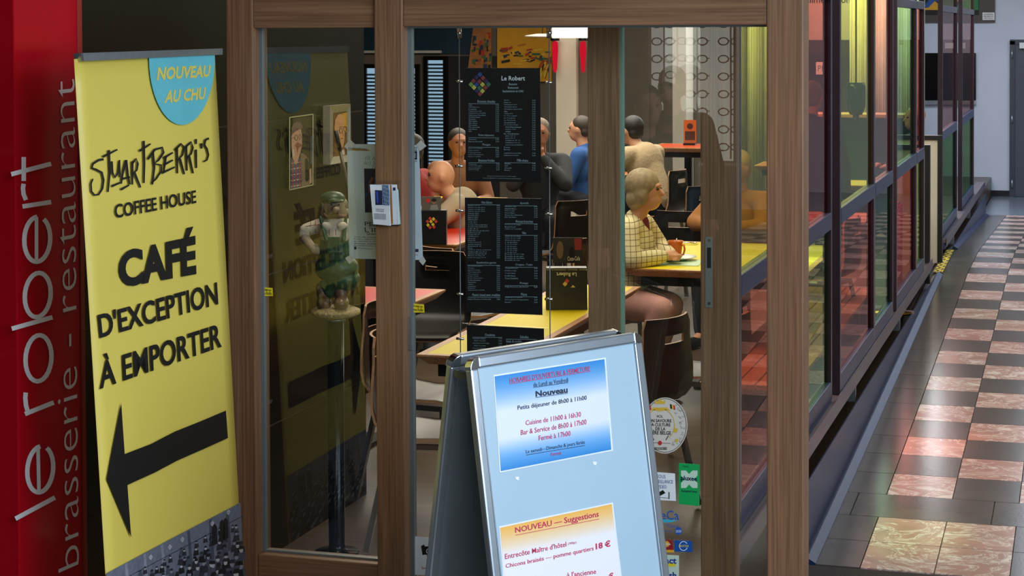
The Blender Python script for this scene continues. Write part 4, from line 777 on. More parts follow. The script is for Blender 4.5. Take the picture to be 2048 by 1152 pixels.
# ================================================================ FURNITURE INSIDE
SHELL=mat('chair_shell_brown',(58,40,32),.38,0,.12,12); PLY=mat('ply_edge',(190,140,96),.45,0,.15,60); LEG=mat('chair_steel',(150,148,142),.25,.9)
SHB=mat('chair_shell_black',(26,24,24),.3,0,.05,12)
def chair(loc,rz,label,shell=SHELL,slot=True):
    t=thing('plywood_chair',loc,label,'chair','shell chairs in the restaurant',rz)
    pr=[(-.262,.865),(-.262,.825),(-.262,.79),(-.260,.755),(-.255,.70),(-.248,.63),(-.236,.57),(-.214,.52),(-.175,.482),(-.12,.462),(-.03,.452),(.07,.455),(.15,.458),(.20,.45),(.225,.43)]
    nv=10; n=len(pr); V=[]; 
    for side in (0,1):
        for i,(x,z) in enumerate(pr):
            a=pr[max(i-1,0)]; c=pr[min(i+1,n-1)]; tx,tz=c[0]-a[0],c[1]-a[1]; l=math.hypot(tx,tz); nx,nz=-tz/l,tx/l
            hb=max(0,min(1,(z-.47)/.3)); w=.175+.03*(1-hb)+(.0 if i else -.02)
            for j in range(nv+1):
                y=-w+2*w*j/nv; bow=.045*hb*(y/w)**2; V.append((x+bow+nx*.011*side,y,z+nz*.011*side+(.008*(y/w)**2)*(1-hb)))
    st=n*(nv+1); Fa=[]; Mi=[]; hole=set((2,j) for j in range(3,7)) if slot else set()
    idx=lambda s_,i,j: s_*st+i*(nv+1)+j
    for i in range(n-1):
        for j in range(nv):
            if (i,j) in hole: 
                for (a,c) in (((i,j),(i,j+1)),((i+1,j),(i+1,j+1))): Fa.append((idx(0,*a),idx(0,*c),idx(1,*c),idx(1,*a))); Mi.append(1)
                if j==3: Fa.append((idx(0,i,j),idx(0,i+1,j),idx(1,i+1,j),idx(1,i,j))); Mi.append(1)
                if j==6: Fa.append((idx(0,i,j+1),idx(0,i+1,j+1),idx(1,i+1,j+1),idx(1,i,j+1))); Mi.append(1)
                continue
            Fa.append((idx(0,i,j),idx(0,i,j+1),idx(0,i+1,j+1),idx(0,i+1,j))); Mi.append(0)
            Fa.append((idx(1,i,j),idx(1,i+1,j),idx(1,i+1,j+1),idx(1,i,j+1))); Mi.append(0)
    for i in range(n-1):
        for j in (0,nv): Fa.append((idx(0,i,j),idx(0,i+1,j),idx(1,i+1,j),idx(1,i,j))); Mi.append(1)
    for j in range(nv):
        for i in (0,n-1): Fa.append((idx(0,i,j),idx(0,i,j+1),idx(1,i,j+1),idx(1,i,j))); Mi.append(1)
    b=MB(); b.v=V; b.f=Fa; b.m=Mi; b.sm=[m==0 for m in Mi]; b.build('seat_shell',[shell,PLY],t,False,fixn=False)
    for sx_,lx,fx in ((.15,.17,.2),(-.13,-.15,-.24)):
        for sy in (-1,1): MB().tube([(lx,sy*.165,.44),(fx,sy*.205,.012)],.016,4,sq=True).build('leg',LEG,t,False)
    for sy in (-1,1):
        MB().tube([(-.16,sy*.165,.432),(.18,sy*.165,.432)],.014,4,sq=True).build('side_rail',LEG,t,False); 
    for x in (-.15,.17): MB().tube([(x,-.165,.432),(x,.165,.432)],.013,4,sq=True).build('cross_rail',LEG,t,False)
    return t
RIM=wood('table_rim_wood',(206,150,98),(166,112,68),'Y',.4,80)
def table(x0,x1,y0,y1,top,label,name='bistro_table',cols=None,z=.75):
    t=thing(name,((x0+x1)/2,(y0+y1)/2,0),label,'table','coloured tables in the restaurant'); r=.035; h=.045
    b=MB(); o=[(x0,y0),(x1,y0),(x1,y1),(x0,y1)]; i_=[(x0+r,y0+r),(x1-r,y0+r),(x1-r,y1-r),(x0+r,y1-r)]; u=[(x0+.04,y0+.04),(x1-.04,y0+.04),(x1-.04,y1-.04),(x0+.04,y1-.04)]
    V=[(a,c,z) for a,c in o]+[(a,c,z) for a,c in i_]+[(a,c,z-.008) for a,c in o]+[(a,c,z-h) for a,c in u]+[(a,c,z-.006) for a,c in i_]
    Fa=[]; 
    for k in range(4): m=(k+1)%4; Fa+=[(k,m,4+m,4+k),(k,8+k,8+m,m),(8+k,12+k,12+m,8+m),(4+k,4+m,16+m,16+k)]
    Fa+=[(12,13,14,15)]; b.add(V,Fa); b.build('wooden_rim',RIM,t)
    bx('laminate_top',top,x0+r,x1-r,y0+r,y1-r,z-.006,z-.0005,t)
    bx('apron',BLACKP,x0+.07,x1-.07,y0+.07,y1-.07,z-.1,z-h,t)
    for cx_,cy_ in (cols or [((x0+x1)/2,(y0+y1)/2)]):
        bx('column',BLACKP,cx_-.035,cx_+.035,cy_-.035,cy_+.035,.02,z-.1,t); bx('foot',BLACKP,cx_-.2,cx_+.2,cy_-.22,cy_+.22,0,.02,t,.004)
    return t
YLAM=mat('yellow_laminate',(228,206,8),.5,0,.02,3,spec=.25); RLAM=mat('red_laminate',(200,44,26),.35,0,.03,3); OLAM=mat('orange_laminate',(214,80,34),.35,0,.03,3)
table(-2.67,-2.24,7.36,9.62,YLAM,'long narrow yellow table with a pale wooden edge, nearest to the glass door','long_table',[(-2.455,7.9),(-2.455,9.1)])
table(-2.49,-1.48,10.32,11.75,YLAM,'yellow table where the woman in the checked cardigan sits',cols=[(-2.0,11.0)])
pr_=at(889,580,Z=.75); table(pr_.x-.9,pr_.x,pr_.y-.75,pr_.y+.02,RLAM,'red-topped table at the left edge of the glass, below the poster')
pr_=at(924,486,Z=.75); table(pr_.x-.95,pr_.x,pr_.y-.1,pr_.y+1.0,RLAM,'second red-topped table holding a black menu box',z=.75)
pr_=at(922,400,Z=.75); table(pr_.x-.8,pr_.x+.3,pr_.y-.6,pr_.y+.3,YLAM,'yellow table in front of the person in the brown jacket')
pr_=at(1098,346,Z=.75); table(pr_.x,pr_.x+.75,pr_.y-.35,pr_.y+.3,OLAM,'orange-red table with an orange mug, before the cream column')
p_=at(1375,292,Z=.92); table(p_.x-.35,p_.x+.35,p_.y-.3,p_.y+.4,OLAM,'small orange table with a menu stand behind the man in fleece',z=.92)
p_=at(1255,312,Z=.75); table(p_.x-.3,p_.x+.35,p_.y-.3,p_.y+.3,OLAM,'small table in front of the man in fleece')
p_=at(1685,365,Z=.75); table(p_.x-.5,p_.x+.35,p_.y-.3,p_.y+.3,YLAM,'yellow table behind the yellow-green pane holding white card stands')
p_=at(1672,432,Z=.75); table(p_.x-.42,p_.x+.25,p_.y-.4,p_.y+.3,OLAM,'orange table just inside the coloured glass by the first open gap')
p_=at(1700,330,Z=.75); table(p_.x-.9,p_.x-.05,p_.y-.3,p_.y+.3,OLAM,'distant orange table behind the yellow-green pane')
chair((-2.55,7.24,0),math.radians(8),'brown plywood shell chair at the near end of the long yellow table')
chair((-2.86,7.98,0),math.radians(-6),'brown shell chair tucked against the left side of the long yellow table')
chair((-3.36,8.1,0),math.radians(80),'brown shell chair by the mullion beside the near red table')
pq=at(855,600,d=10.3); chair((pq.x,pq.y,0),math.radians(-84),'dark shell chair with pale edge behind the near red table',SHB)
chair((-1.93,8.0,0),math.radians(158),'brown shell chair with slotted back, right of the long yellow table, nearest')
chair((-1.80,8.85,0),math.radians(172),'brown shell chair behind the slotted one, beside the wooden stile')
chair((-2.62,10.62,0),math.radians(2),'shell chair carrying the woman in the checked cardigan')
pq=at(1372,470,d=13.0); chair((pq.x,pq.y,0),math.radians(90),'black shell chair with its orange-edged back turned to the yellow table',SHB)
pm_=at(1312,400,d=16.6); chair((pm_.x,pm_.y,0),math.radians(165),'dark shell chair carrying the man in the beige fleece',SHB)
pq=at(1362,400,d=15.0); chair((pq.x,pq.y,0),math.radians(150),'blue-black shell chair right of the man in fleece, by the stile',mat('chair_shell_blue',(40,58,86),.35))
pq=at(1118,440,d=13.8); chair((pq.x,pq.y,0),math.radians(140),'shell chair with pale curved edge behind the middle menu sheet',SHB)
pq=at(925,560,d=10.9); chair((pq.x,pq.y,0),math.radians(60),'shell chair beyond the near red table, seen left of the menu sheets',SHB)
pq=at(1640,470,d=12.4); chair((pq.x,pq.y,0),math.radians(170),'dark chair behind the first red pane',SHB)
# things on the tables
def menubox(loc,w,h,dp,rz,label,words,m):
    t=thing('menu_box',loc,label,'menu holder','table menu boxes',rz)
    MB().add([(-w/2,-dp/2,0),(w/2,-dp/2,0),(w/2,dp/2,0),(-w/2,dp/2,0),(-w/2*.98,-dp*.42,h),(w/2*.98,-dp*.42,h),(w/2*.98,dp*.42,h),(-w/2*.98,dp*.42,h)],[(0,1,5,4),(1,2,6,5),(2,3,7,6),(3,0,4,7),(0,3,2,1),(4,5,6,7)]).build('holder',m,t,False,.002)
    return t
mo=mat('olive_black_card',(44,42,26),.3)
pz=at(1133,617,Z=.75); t=menubox((pz.x,pz.y,.7505),.20,.20,.09,math.radians(17),'dark menu box with upside-down Le Robert lettering on the long yellow table','x',mo)
fp=t.matrix_basis.copy(); yn=Vector((math.sin(TH),-math.cos(TH),0)); PX=PL(Vector((pz.x,pz.y,.75))+yn*.046,yn+Vector((0,0,.035)))
b=MB(); PX.text(b,'Le Robert',(1153,553),(1113,553),(1153,545),.003,off=.02); PX.text(b,'Brasserie - Restaurant - Sandwicherie du CHU',(1174,541),(1092,541),(1174,538.5),.003); b.build('gold_lettering',mat('pale_gold_ink',(226,214,150),.4),t)
b=MB()
for x,y,mi in ((1134,562,0),(1130,568,1),(1146,574,1)): PX.poly(b,[(x,y-5),(x+5,y),(x,y+5),(x-5,y)] if mi==0 or x<1140 else [(x,y-4),(x+5,y+1),(x-5,y+1)],.003,mi)
b.build('diamond_print',[mat('print_red2',(196,60,50),.4),mat('print_yellow2',(220,190,60),.4)],t)
cs=thing('drink_card_stand',(pz.x,pz.y,.952),'clear stand with a cola advert card on top of the olive menu box','card stand'); a=at(1107,527,d=(Vector((pz.x,pz.y,0))-Vector((0,0,0))).length*1.0)
PX2=PL(Vector((pz.x,pz.y,.95))+yn*.0,yn); sheet('advert_card',mat('dark_card',(50,44,38),.3),PX2,(1106,475),(1165,475),(1165,526),(1106,526),cs,0,.003)
b=MB(); PX2.poly(b,circ(1120,500,7,18,14),.004,0); PX2.poly(b,[(1148,477),(1163,477),(1163,500),(1150,500)],.004,1); PX2.poly(b,[(1136,526),(1139,498),(1143,492),(1148,498),(1152,526)],.0045,2); b.build('picture_print',[mat('skin_print',(120,84,60),.5),mat('cola_red',(150,30,30),.5),mat('cola_brown',(24,14,12),.3)],cs)
b=MB(); PX2.text(b,'Coca-Cola',(1135,513),(1160,512),(1135,522),.006,off=.02); b.build('script_lettering',mat('pale_ink',(210,196,170),.4),cs)
pz=at(868,488,Z=.75); t=menubox((pz.x,pz.y,.7505),.165,.215,.08,math.radians(14),'black menu box with red and yellow diamonds on the second red table','x',mat('black_card',(18,17,18),.35))
PX=PL(Vector((pz.x,pz.y,.75))+yn*.042,yn); b=MB()
for x,y,mi in ((855,443,0),(860,437,0),(866,449,1),(856,450,1),(862,443,1),(867,438,1),(872,443,0),(868,454,0),(860,455,0)): PX.poly(b,[(x,y-4),(x+3.6,y),(x,y+4),(x-3.6,y)],.004,mi)
b.build('diamond_print',[MATS['print_red2'],MATS['print_yellow2']],t)
cs=thing('drink_card_stand',(pz.x,pz.y,.967),'clear stand with a people-and-cola photo card above the black menu box','card stand'); PX2=PL((pz.x,pz.y,.9),yn); sheet('advert_card',mat('photo_card_grey',(96,88,84),.4),PX2,(843,393),(882,393),(882,421),(843,421),cs,0,.003)
b=MB(); PX2.poly(b,circ(856,401,4.5,4.5,16),.004,0); PX2.poly(b,circ(868,404,4,5,12),.0045,1); PX2.poly(b,circ(868,400,5,3.6,12),.005,2); PX2.poly(b,[(860,421),(862,410),(874,409),(878,421)],.004,3); b.build('picture_print',[mat('badge_red',(200,40,44),.5),mat('skin_print2',(150,104,80),.5),INK,mat('shirt_print',(130,130,134),.5)],cs)
ORM=mat('orange_glaze',(214,104,26),.25,0,.05,10)
def mug(p,label,s_=1.0,rz=0):
    t=thing('mug',p,label,'mug',None,rz); MB().lathe([(0,.0),(.030*s_,0),(.034*s_,.02),(.042*s_,.09*s_),(.045*s_,.105*s_),(.041*s_,.105*s_),(.036*s_,.05),(.03*s_,.008),(0,.006)],(0,0,0),24,cap=False).build('body',ORM,t,False)
    MB().tube([(.04*s_,0,.085*s_),(.065*s_,0,.085*s_),(.072*s_,0,.06*s_),(.062*s_,0,.03*s_),(.036*s_,0,.022*s_)],.006,8).build('handle',ORM,t,False); return t
TZ=.7505
pl_=at(1349,513,Z=.77); t=thing('dinner_plate',(pl_.x,pl_.y,TZ+.003),'white dinner plate under the orange mug on the yellow table','plate'); MB().lathe([(0,0),(.07,0),(.075,.004),(.128,.016),(.130,.019),(.075,.008),(0,.006)],t.location,36,cap=False).build('dish',WHITE,t)
mk=mug((pl_.x+.01,pl_.y-.02,TZ+.0095),'orange glazed mug standing on the white plate beside the woman\'s hands',1.0,math.radians(-30)); MB().tube([(0,0,.03),(.01,.0,.12)],.003,6).build('teaspoon',CHROME,mk,False)
pm2=at(1348,524,Z=.75); mm=MB().box(-.19,.19,-.14,.14,0,.002).build('placemat',mat('pale_green_paper',(176,206,168),.35)); mm.location=(pm2.x-.03,pm2.y-.04,TZ); mm.rotation_euler=(0,0,.12); tag(mm,'pale green paper placemat with cutlery side, in front of the white plate','placemat')
pc=at(1378,489,Z=.75); t=thing('teaspoon',(pc.x,pc.y,TZ),'shiny teaspoons lying on a yellow napkin behind the plate','cutlery'); MB().box(-.06,.05,-.03,.05,0,.002).build('napkin',mat('napkin_yellow',(236,220,80),.7),t,False)
MB().tube([(-.06,-.01,.008),(.02,.01,.01)],.003,6).build('handle',CHROME,t,False); MB().lathe([(0,.004),(.012,.006),(.016,.012)],(.032,.013,0),12,cap=False).build('bowl',CHROME,t,False); MB().tube([(-.05,.02,.008),(.03,.03,.01)],.003,6).build('fork',CHROME,t,False)
mc=at(1396,525,Z=.75); menubox((mc.x+.03,mc.y+.22,TZ),.07,.17,.07,0,'narrow black condiment box at the stile end of the yellow table','',BLACKP)
p_=at(1152,345,Z=.75); mug((p_.x,p_.y,TZ),'small orange mug on the distant orange-red table before the column',.95)
p_=at(907,440,d=11.9); mgp=at(905,487,Z=.75)
def standcard(px_,py,wp,hp,Z,label,m1_,m2_):
    p=at(px_,py,Z=Z); t=thing('menu_stand',(p.x,p.y,Z+.0005),label,'menu stand'); P_=PL((p.x,p.y,Z),yn); r_=3780/p.length
    bx('base',BLACKP,p.x-.06,p.x+.06,p.y-.05,p.y+.05,Z+.0005,Z+.02,t); sheet('card',m1_,P_,(px_-wp/2,py-hp),(px_+wp/2,py-hp),(px_+wp/2,py-3),(px_-wp/2,py-3),t,0,.004)
    b=MB(); P_.poly(b,[(px_-wp*.4,py-hp*.55),(px_+wp*.4,py-hp*.55),(px_+wp*.4,py-hp*.2),(px_-wp*.4,py-hp*.2)],.006); P_.poly(b,circ(px_,py-hp*.75,wp*.25,hp*.12,10),.006); b.build('picture_print',m2_,t); return t
standcard(1380,290,25,50,.92,'orange picture menu stand on the small orange table',mat('amber_card',(176,84,36),.4),mat('umber_print',(60,34,26),.4))
standcard(1682,362,26,30,.75,'white card stand on the yellow table behind the pane',WHITE,INK)
standcard(1250,312,10,22,.75,'dark card stand before the man in fleece',BLACKP,WHITE)
# slatted bench inside the glazing
t=thing('slatted_bench',(-1.62,11.2,0),'low pale wooden slatted bench running inside the coloured glass','bench'); SLW=wood('slat_pine',(214,160,104),(186,128,78),'Y',.4,60)
for k in range(5): bx('slat',SLW,-1.40-.095*(k+1)+.008,-1.40-.095*k,9.3,13.0,.30,.325,t,.003)
for y in (9.5,11.1,12.8): bx('support',BLACKP,-1.86,-1.42,y,y+.05,0,.30,t)
# red rope stanchion
pb_=at(1784,560,d=13.9); t=thing('rope_stanchion',(pb_.x,pb_.y,0),'brass stanchion with twisted red rope in the gap between panels','barrier'); BR=mat('brass',(206,150,70),.18,1)
MB().lathe([(0,0),(.16,0),(.16,.015),(.03,.03),(.022,.05),(.022,.86),(.032,.87),(.032,.9),(.02,.91),(.034,.94),(.03,.975),(0,.985)],t.location,24,cap=False).build('post',BR,t)
for k in range(3):
    MB().tube([(t.location.x+.055+.013*math.cos(a*.9+k*2.094),t.location.y-.04+.013*math.sin(a*.9+k*2.094),.80-a*.0125) for a in range(0,60)],.013,7).build('rope_strand',mat('red_rope',(196,26,26),.6),t)
MB().tube([(t.location.x+.0,t.location.y,.83),(t.location.x+.055,t.location.y-.04,.81)],.012,10).build('hook',BR,t)
# ================================================================ STATUE ON ITS STAND
ps=at(674,1108,Z=0); t=thing('statue_stand',(ps.x,ps.y,0),'dark glossy round pedestal pole carrying the dungaree figurine','stand'); ds=(ps-CAM).dot(fwd)
zt_=at(672,634,d=ds).z
MB().lathe([(0,0),(.09,0),(.09,.012),(.036,.02),(.0325,.04),(.0325,zt_-.01),(0,zt_-.01)],ps,32,cap=False).build('pole',mat('dark_gloss_pole',(26,32,34),.18,.5),t); MB().lathe([(0,zt_-.0095),(.04,zt_-.0095),(.04,zt_),(0,zt_)],ps,32,cap=False).build('top_plate',ALU,t)
G=ds/3780/3.2
st=thing('worker_statue',(ps.x,ps.y,zt_+.0005),'painted figurine of a moustached man in green dungarees and cap, hand on hip','statue',None,TH)
gx=lambda X_:(X_-547)*G
gz=lambda Y_:(880-Y_)*G
def e_(X_,Y_,rx,rz_,ry=None,yy=0.0,rot=0): return ('e',(gx(X_),yy,gz(Y_)),(rx*G,(ry or rx)*G,rz_*G),rot)
def c_(X0,Y0,r0,X1,Y1,r1,y0=0.0,y1=0.0): return ('c',(gx(X0),y0,gz(Y0)),r0*G,(gx(X1),y1,gz(Y1)),r1*G)
SKN=mat('statue_skin',(176,150,116),.45,0,.12,30); GRN=mat('statue_green',(52,86,58),.4,0,.4,22,bump=.3,bscale=60); BOOT=mat('statue_boot',(126,98,72),.3,0,.2,20); SHT=mat('statue_shirt',(226,212,182),.5,0,.06,20); CAPM=mat('statue_cap',(44,72,50),.4,0,.25,30)
MB().lathe([(0,0),(95*G,0),(160*G,28*G),(158*G,52*G),(110*G,72*G),(0,76*G)],(0,0,0),40,cap=False).build('ground_base',mat('statue_straw',(186,158,110),.7,0,.35,70,bump=.8,bscale=90),st,False)
organic('body',[e_(545,180,78,84,74),e_(548,235,62,50,62),e_(470,200,16,24,20),e_(622,200,14,22,20),e_(562,180,25,24,30,-80*G),c_(545,250,40,545,320,50),c_(352,330,36,358,372,30,-.005,-.012),c_(358,372,31,410,430,26,-.012,-.03)]+[c_(408,424+9*k,13,448,432+10*k,10,-.034,-.036) for k in range(4)]+[c_(412,412,10,440,408,9,-.03,-.038)],SKN,st,.0035,3)
organic('shirt',[c_(545,290,88,545,360,96),c_(455,288,46,362,318,42,0,-.004),c_(362,318,40,350,342,36,-.004,-.006),c_(632,288,44,690,330,40),e_(500,285,34,28,20,-80*G,20),e_(600,285,34,28,20,-80*G,-20)],SHT,st,.0035,3)
organic('dungarees',[c_(545,400,96,548,470,112),e_(556,560,142,98,116),e_(600,636,110,80,98),c_(560,600,90,520,700,58),c_(600,640,80,585,700,50)],GRN,st,.004,4)
MB().box(gx(505),gx(588),-100*G,-88*G,gz(455),gz(352)).build('bib_front',GRN,st,False,.003)
organic('bib_strap',[c_(462,232,11,480,300,13,-60*G,-92*G),c_(480,300,13,505,372,14,-92*G,-104*G)],GRN,st,.003,2); organic('bib_strap',[c_(622,240,11,612,372,14,-60*G,-104*G)],GRN,st,.003,2)
MB().box(gx(524),gx(604),-136*G,-118*G,gz(500),gz(438)).build('pocket',GRN,st,False,.004); MB().box(gx(520),gx(608),-142*G,-120*G,gz(456),gz(438)).build('pocket_flap',GRN,st,False,.003)
for cx_,cy_,yy in ((478,780,-.0),(592,776,-.03)): organic('boot',[e_(cx_,cy_,50,44,70,yy-30*G),c_(cx_-22 if cx_<500 else cx_-10,cy_-90,38,cx_,cy_-10,42,yy+.01,yy)],BOOT,st,.004,3)
organic('turned_cuff',[c_(470,655,20,545,640,34,-.02,-.02),c_(470,655,22,500,700,26,-.02,-.01)],GRN,st,.004,3)
organic('cap',[e_(534,118,82,48,78),e_(556,126,58,12,78,-26*G,4)],CAPM,st,.0035,3)
organic('moustache',[c_(560,220,19,500,230,12,-76*G,-70*G),c_(500,230,12,484,206,6,-70*G,-62*G),c_(568,220,19,620,226,12,-76*G,-66*G),c_(620,226,11,632,204,5,-66*G,-58*G)],mat('statue_moustache',(132,96,58),.5,0,.2,60),st,.0025,2)
organic('hair',[e_(474,165,22,46,50,10*G),e_(610,160,20,40,40,10*G)],mat('statue_hair',(150,132,104),.5,0,.3,60),st,.003,2)
for x in (534,582): organic('eye',[e_(x,150,5,6,5,-76*G)],INK,st,.0015,1); organic('eyebrow',[c_(x-16,135,5,x+10,126,6,-70*G,-72*G)],MATS['statue_moustache'],st,.002,1)
b=MB()
for pts in ([(398,262),(392,340)],[(428,250),(428,332)],[(365,290),(470,272)],[(350,320),(440,300)],[(470,330),(455,400)],[(452,345),(485,350)],[(520,300),(520,345)],[(560,300),(562,345)]):
    b.tube([(gx(x),-.027 if x<460 else -.056,gz(y)) for x,y in pts],.0012,5)
b.build('check_stripe',mat('statue_stripe',(150,70,52),.5),st,False)
MB().tube([(gx(548),.06,gz(-310)),(gx(575),.06,gz(-180))],.0085,10).build('stick_grip',INK,st,False); MB().tube([(gx(575),.06,gz(-180)),(gx(625),.05,gz(60)),(gx(650),.045,gz(420)),(gx(655),.04,gz(800))],.0075,10).build('walking_stick',mat('stick_wood',(70,52,42),.4),st,False)
# ================================================================ PORTRAITS ON THE PANELLED WALL
PQW=PL((XL,0,0),(1,0,0)); pz_=lambda x,y:(x/6.064+570,y/6.064+200)
t=thing('portrait_frame',PQW.px(603,378),'frameless clip-framed portrait of a moustached man in a flat cap and plaid shirt','framed picture'); q=[pz_(57,212),pz_(340,172),pz_(338,1030),pz_(57,1090)]; sheet('backing',mat('portrait_dark',(52,42,30),.5),PQW,*q,t,.001,.014)
b=MB(); mm_=[mat('p_cap',(112,82,74),.6),mat('p_face',(196,150,122),.6),mat('p_plaid',(72,84,120),.6),mat('p_jacket',(128,104,82),.6),mat('p_glass',(20,34,30),.4),mat('p_line',(226,214,196),.6),mat('p_redline',(160,52,48),.6),mat('p_tache',(150,92,70),.6),mat('p_blue',(96,120,160),.6)]
zp=lambda l:[pz_(*p) for p in l]; E=.0155
def PP_(l,mi,e=0): PQW.poly(b,zp(l),E+e,mi)
PP_([(190,640),(235,655),(290,720),(300,1030),(200,1050)],3); PP_([(75,700),(130,790),(190,690),(192,1052),(72,1078)],2,.0003)
for k in range(5): ribbon(b,PQW,zp([(75,770+70*k),(190,750+70*k)]),1.3,E+.0006,5)
for x in (95,135,175): ribbon(b,PQW,zp([(x,740 if x!=135 else 800),(x,1060)]),2.4,E+.0008,6)
PP_([(78,560),(76,440),(100,395),(190,345),(206,430),(205,560),(185,640),(150,760),(128,785),(90,700)],1,.001); PP_([(75,450),(78,345),(100,290),(150,262),(190,275),(210,310),(205,352),(150,360),(100,400)],0,.0013)
PP_([(120,550),(150,510),(200,540),(206,560),(165,575),(150,640),(143,575)],7,.0016); ribbon(b,PQW,[(x,y) for x,y in zp(arc((135,455),16,0,360,12,34))],.7,E+.0017,4); ribbon(b,PQW,zp(arc((182,445),14,0,360,12,30)),.7,E+.0017,4); ribbon(b,PQW,zp([(80,465),(120,450)]),.7,E+.0017,4)
PP_([(245,715),(270,705),(290,760),(290,960),(270,995),(250,960)],4,.0012); ribbon(b,PQW,zp([(318,440),(318,780)]),1.5,E+.0012,8); ribbon(b,PQW,zp([(100,600),(108,680)]),2,E+.0018,5); PP_([(296,840),(320,830),(325,1000),(300,1020)],1,.0014)
b.build('portrait_print',mm_,t)
b=MB(); 
for q0,q1 in ((q[0],q[1]),(q[1],q[2]),(q[2],q[3]),(q[3],q[0])): ribbon(b,PQW,[q0,q1],1.8,E+.002)
b.build('glass_edge',mat('pale_glass_edge',(190,192,150),.3),t)
t=thing('portrait_frame',PQW.px(676,328),'silver-framed portrait of a bald man with round glasses','framed picture'); FR=mat('silver_frame',(150,140,124),.35,.2,.1,60)
out=[(546,72),(795,48),(795,742),(546,785)]; inn=[(583,157),(752,137),(755,665),(583,690)]; sheet('picture',mat('portrait_warm',(110,68,32),.6,0,.3,8),PQW,*zp(inn),t,.03,.002)
for k in range(4):
    a,c,d_,f_=out[k],out[(k+1)%4],inn[(k+1)%4],inn[k]; MB().prism([PQW.px(*pz_(*a),.045),PQW.px(*pz_(*c),.045),PQW.px(*pz_(*d_),.034),PQW.px(*pz_(*f_),.034)],-Vector((1,0,0))*.032).build('moulding',FR,t)
E=.0335; b=MB(); mm_=[mat('p_face2',(206,146,98),.6),mat('p_ochre',(212,150,50),.6),mat('p_dark2',(50,34,26),.6),mat('p_shadow2',(150,92,60),.6),mat('p_white2',(206,190,176),.6)]
PP_([(690,165),(750,150),(750,400),(725,380),(720,240)],1); PP_([(600,330),(610,240),(640,185),(675,165),(705,190),(722,250),(726,340),(722,470),(708,560),(680,580),(650,520),(610,440)],0,.0003); PP_([(604,350),(615,420),(650,520),(660,560),(640,560),(605,480)],3,.0006); PP_([(660,560),(715,560),(735,660),(668,672)],3,.0002); PP_([(680,610),(715,600),(728,660),(690,668)],4,.0005)
for c0_ in ((678,372),(728,350)): ribbon(b,PQW,zp(arc(c0_,18,0,360,12,30)),.9,E+.001,2)
ribbon(b,PQW,zp([(672,470),(706,464)]),1,E+.001,2); ribbon(b,PQW,zp([(700,375),(708,430),(696,436)]),1,E+.001,3); ribbon(b,PQW,zp([(655,330),(696,322)]),1,E+.001,3); b.build('portrait_print',mm_,t)
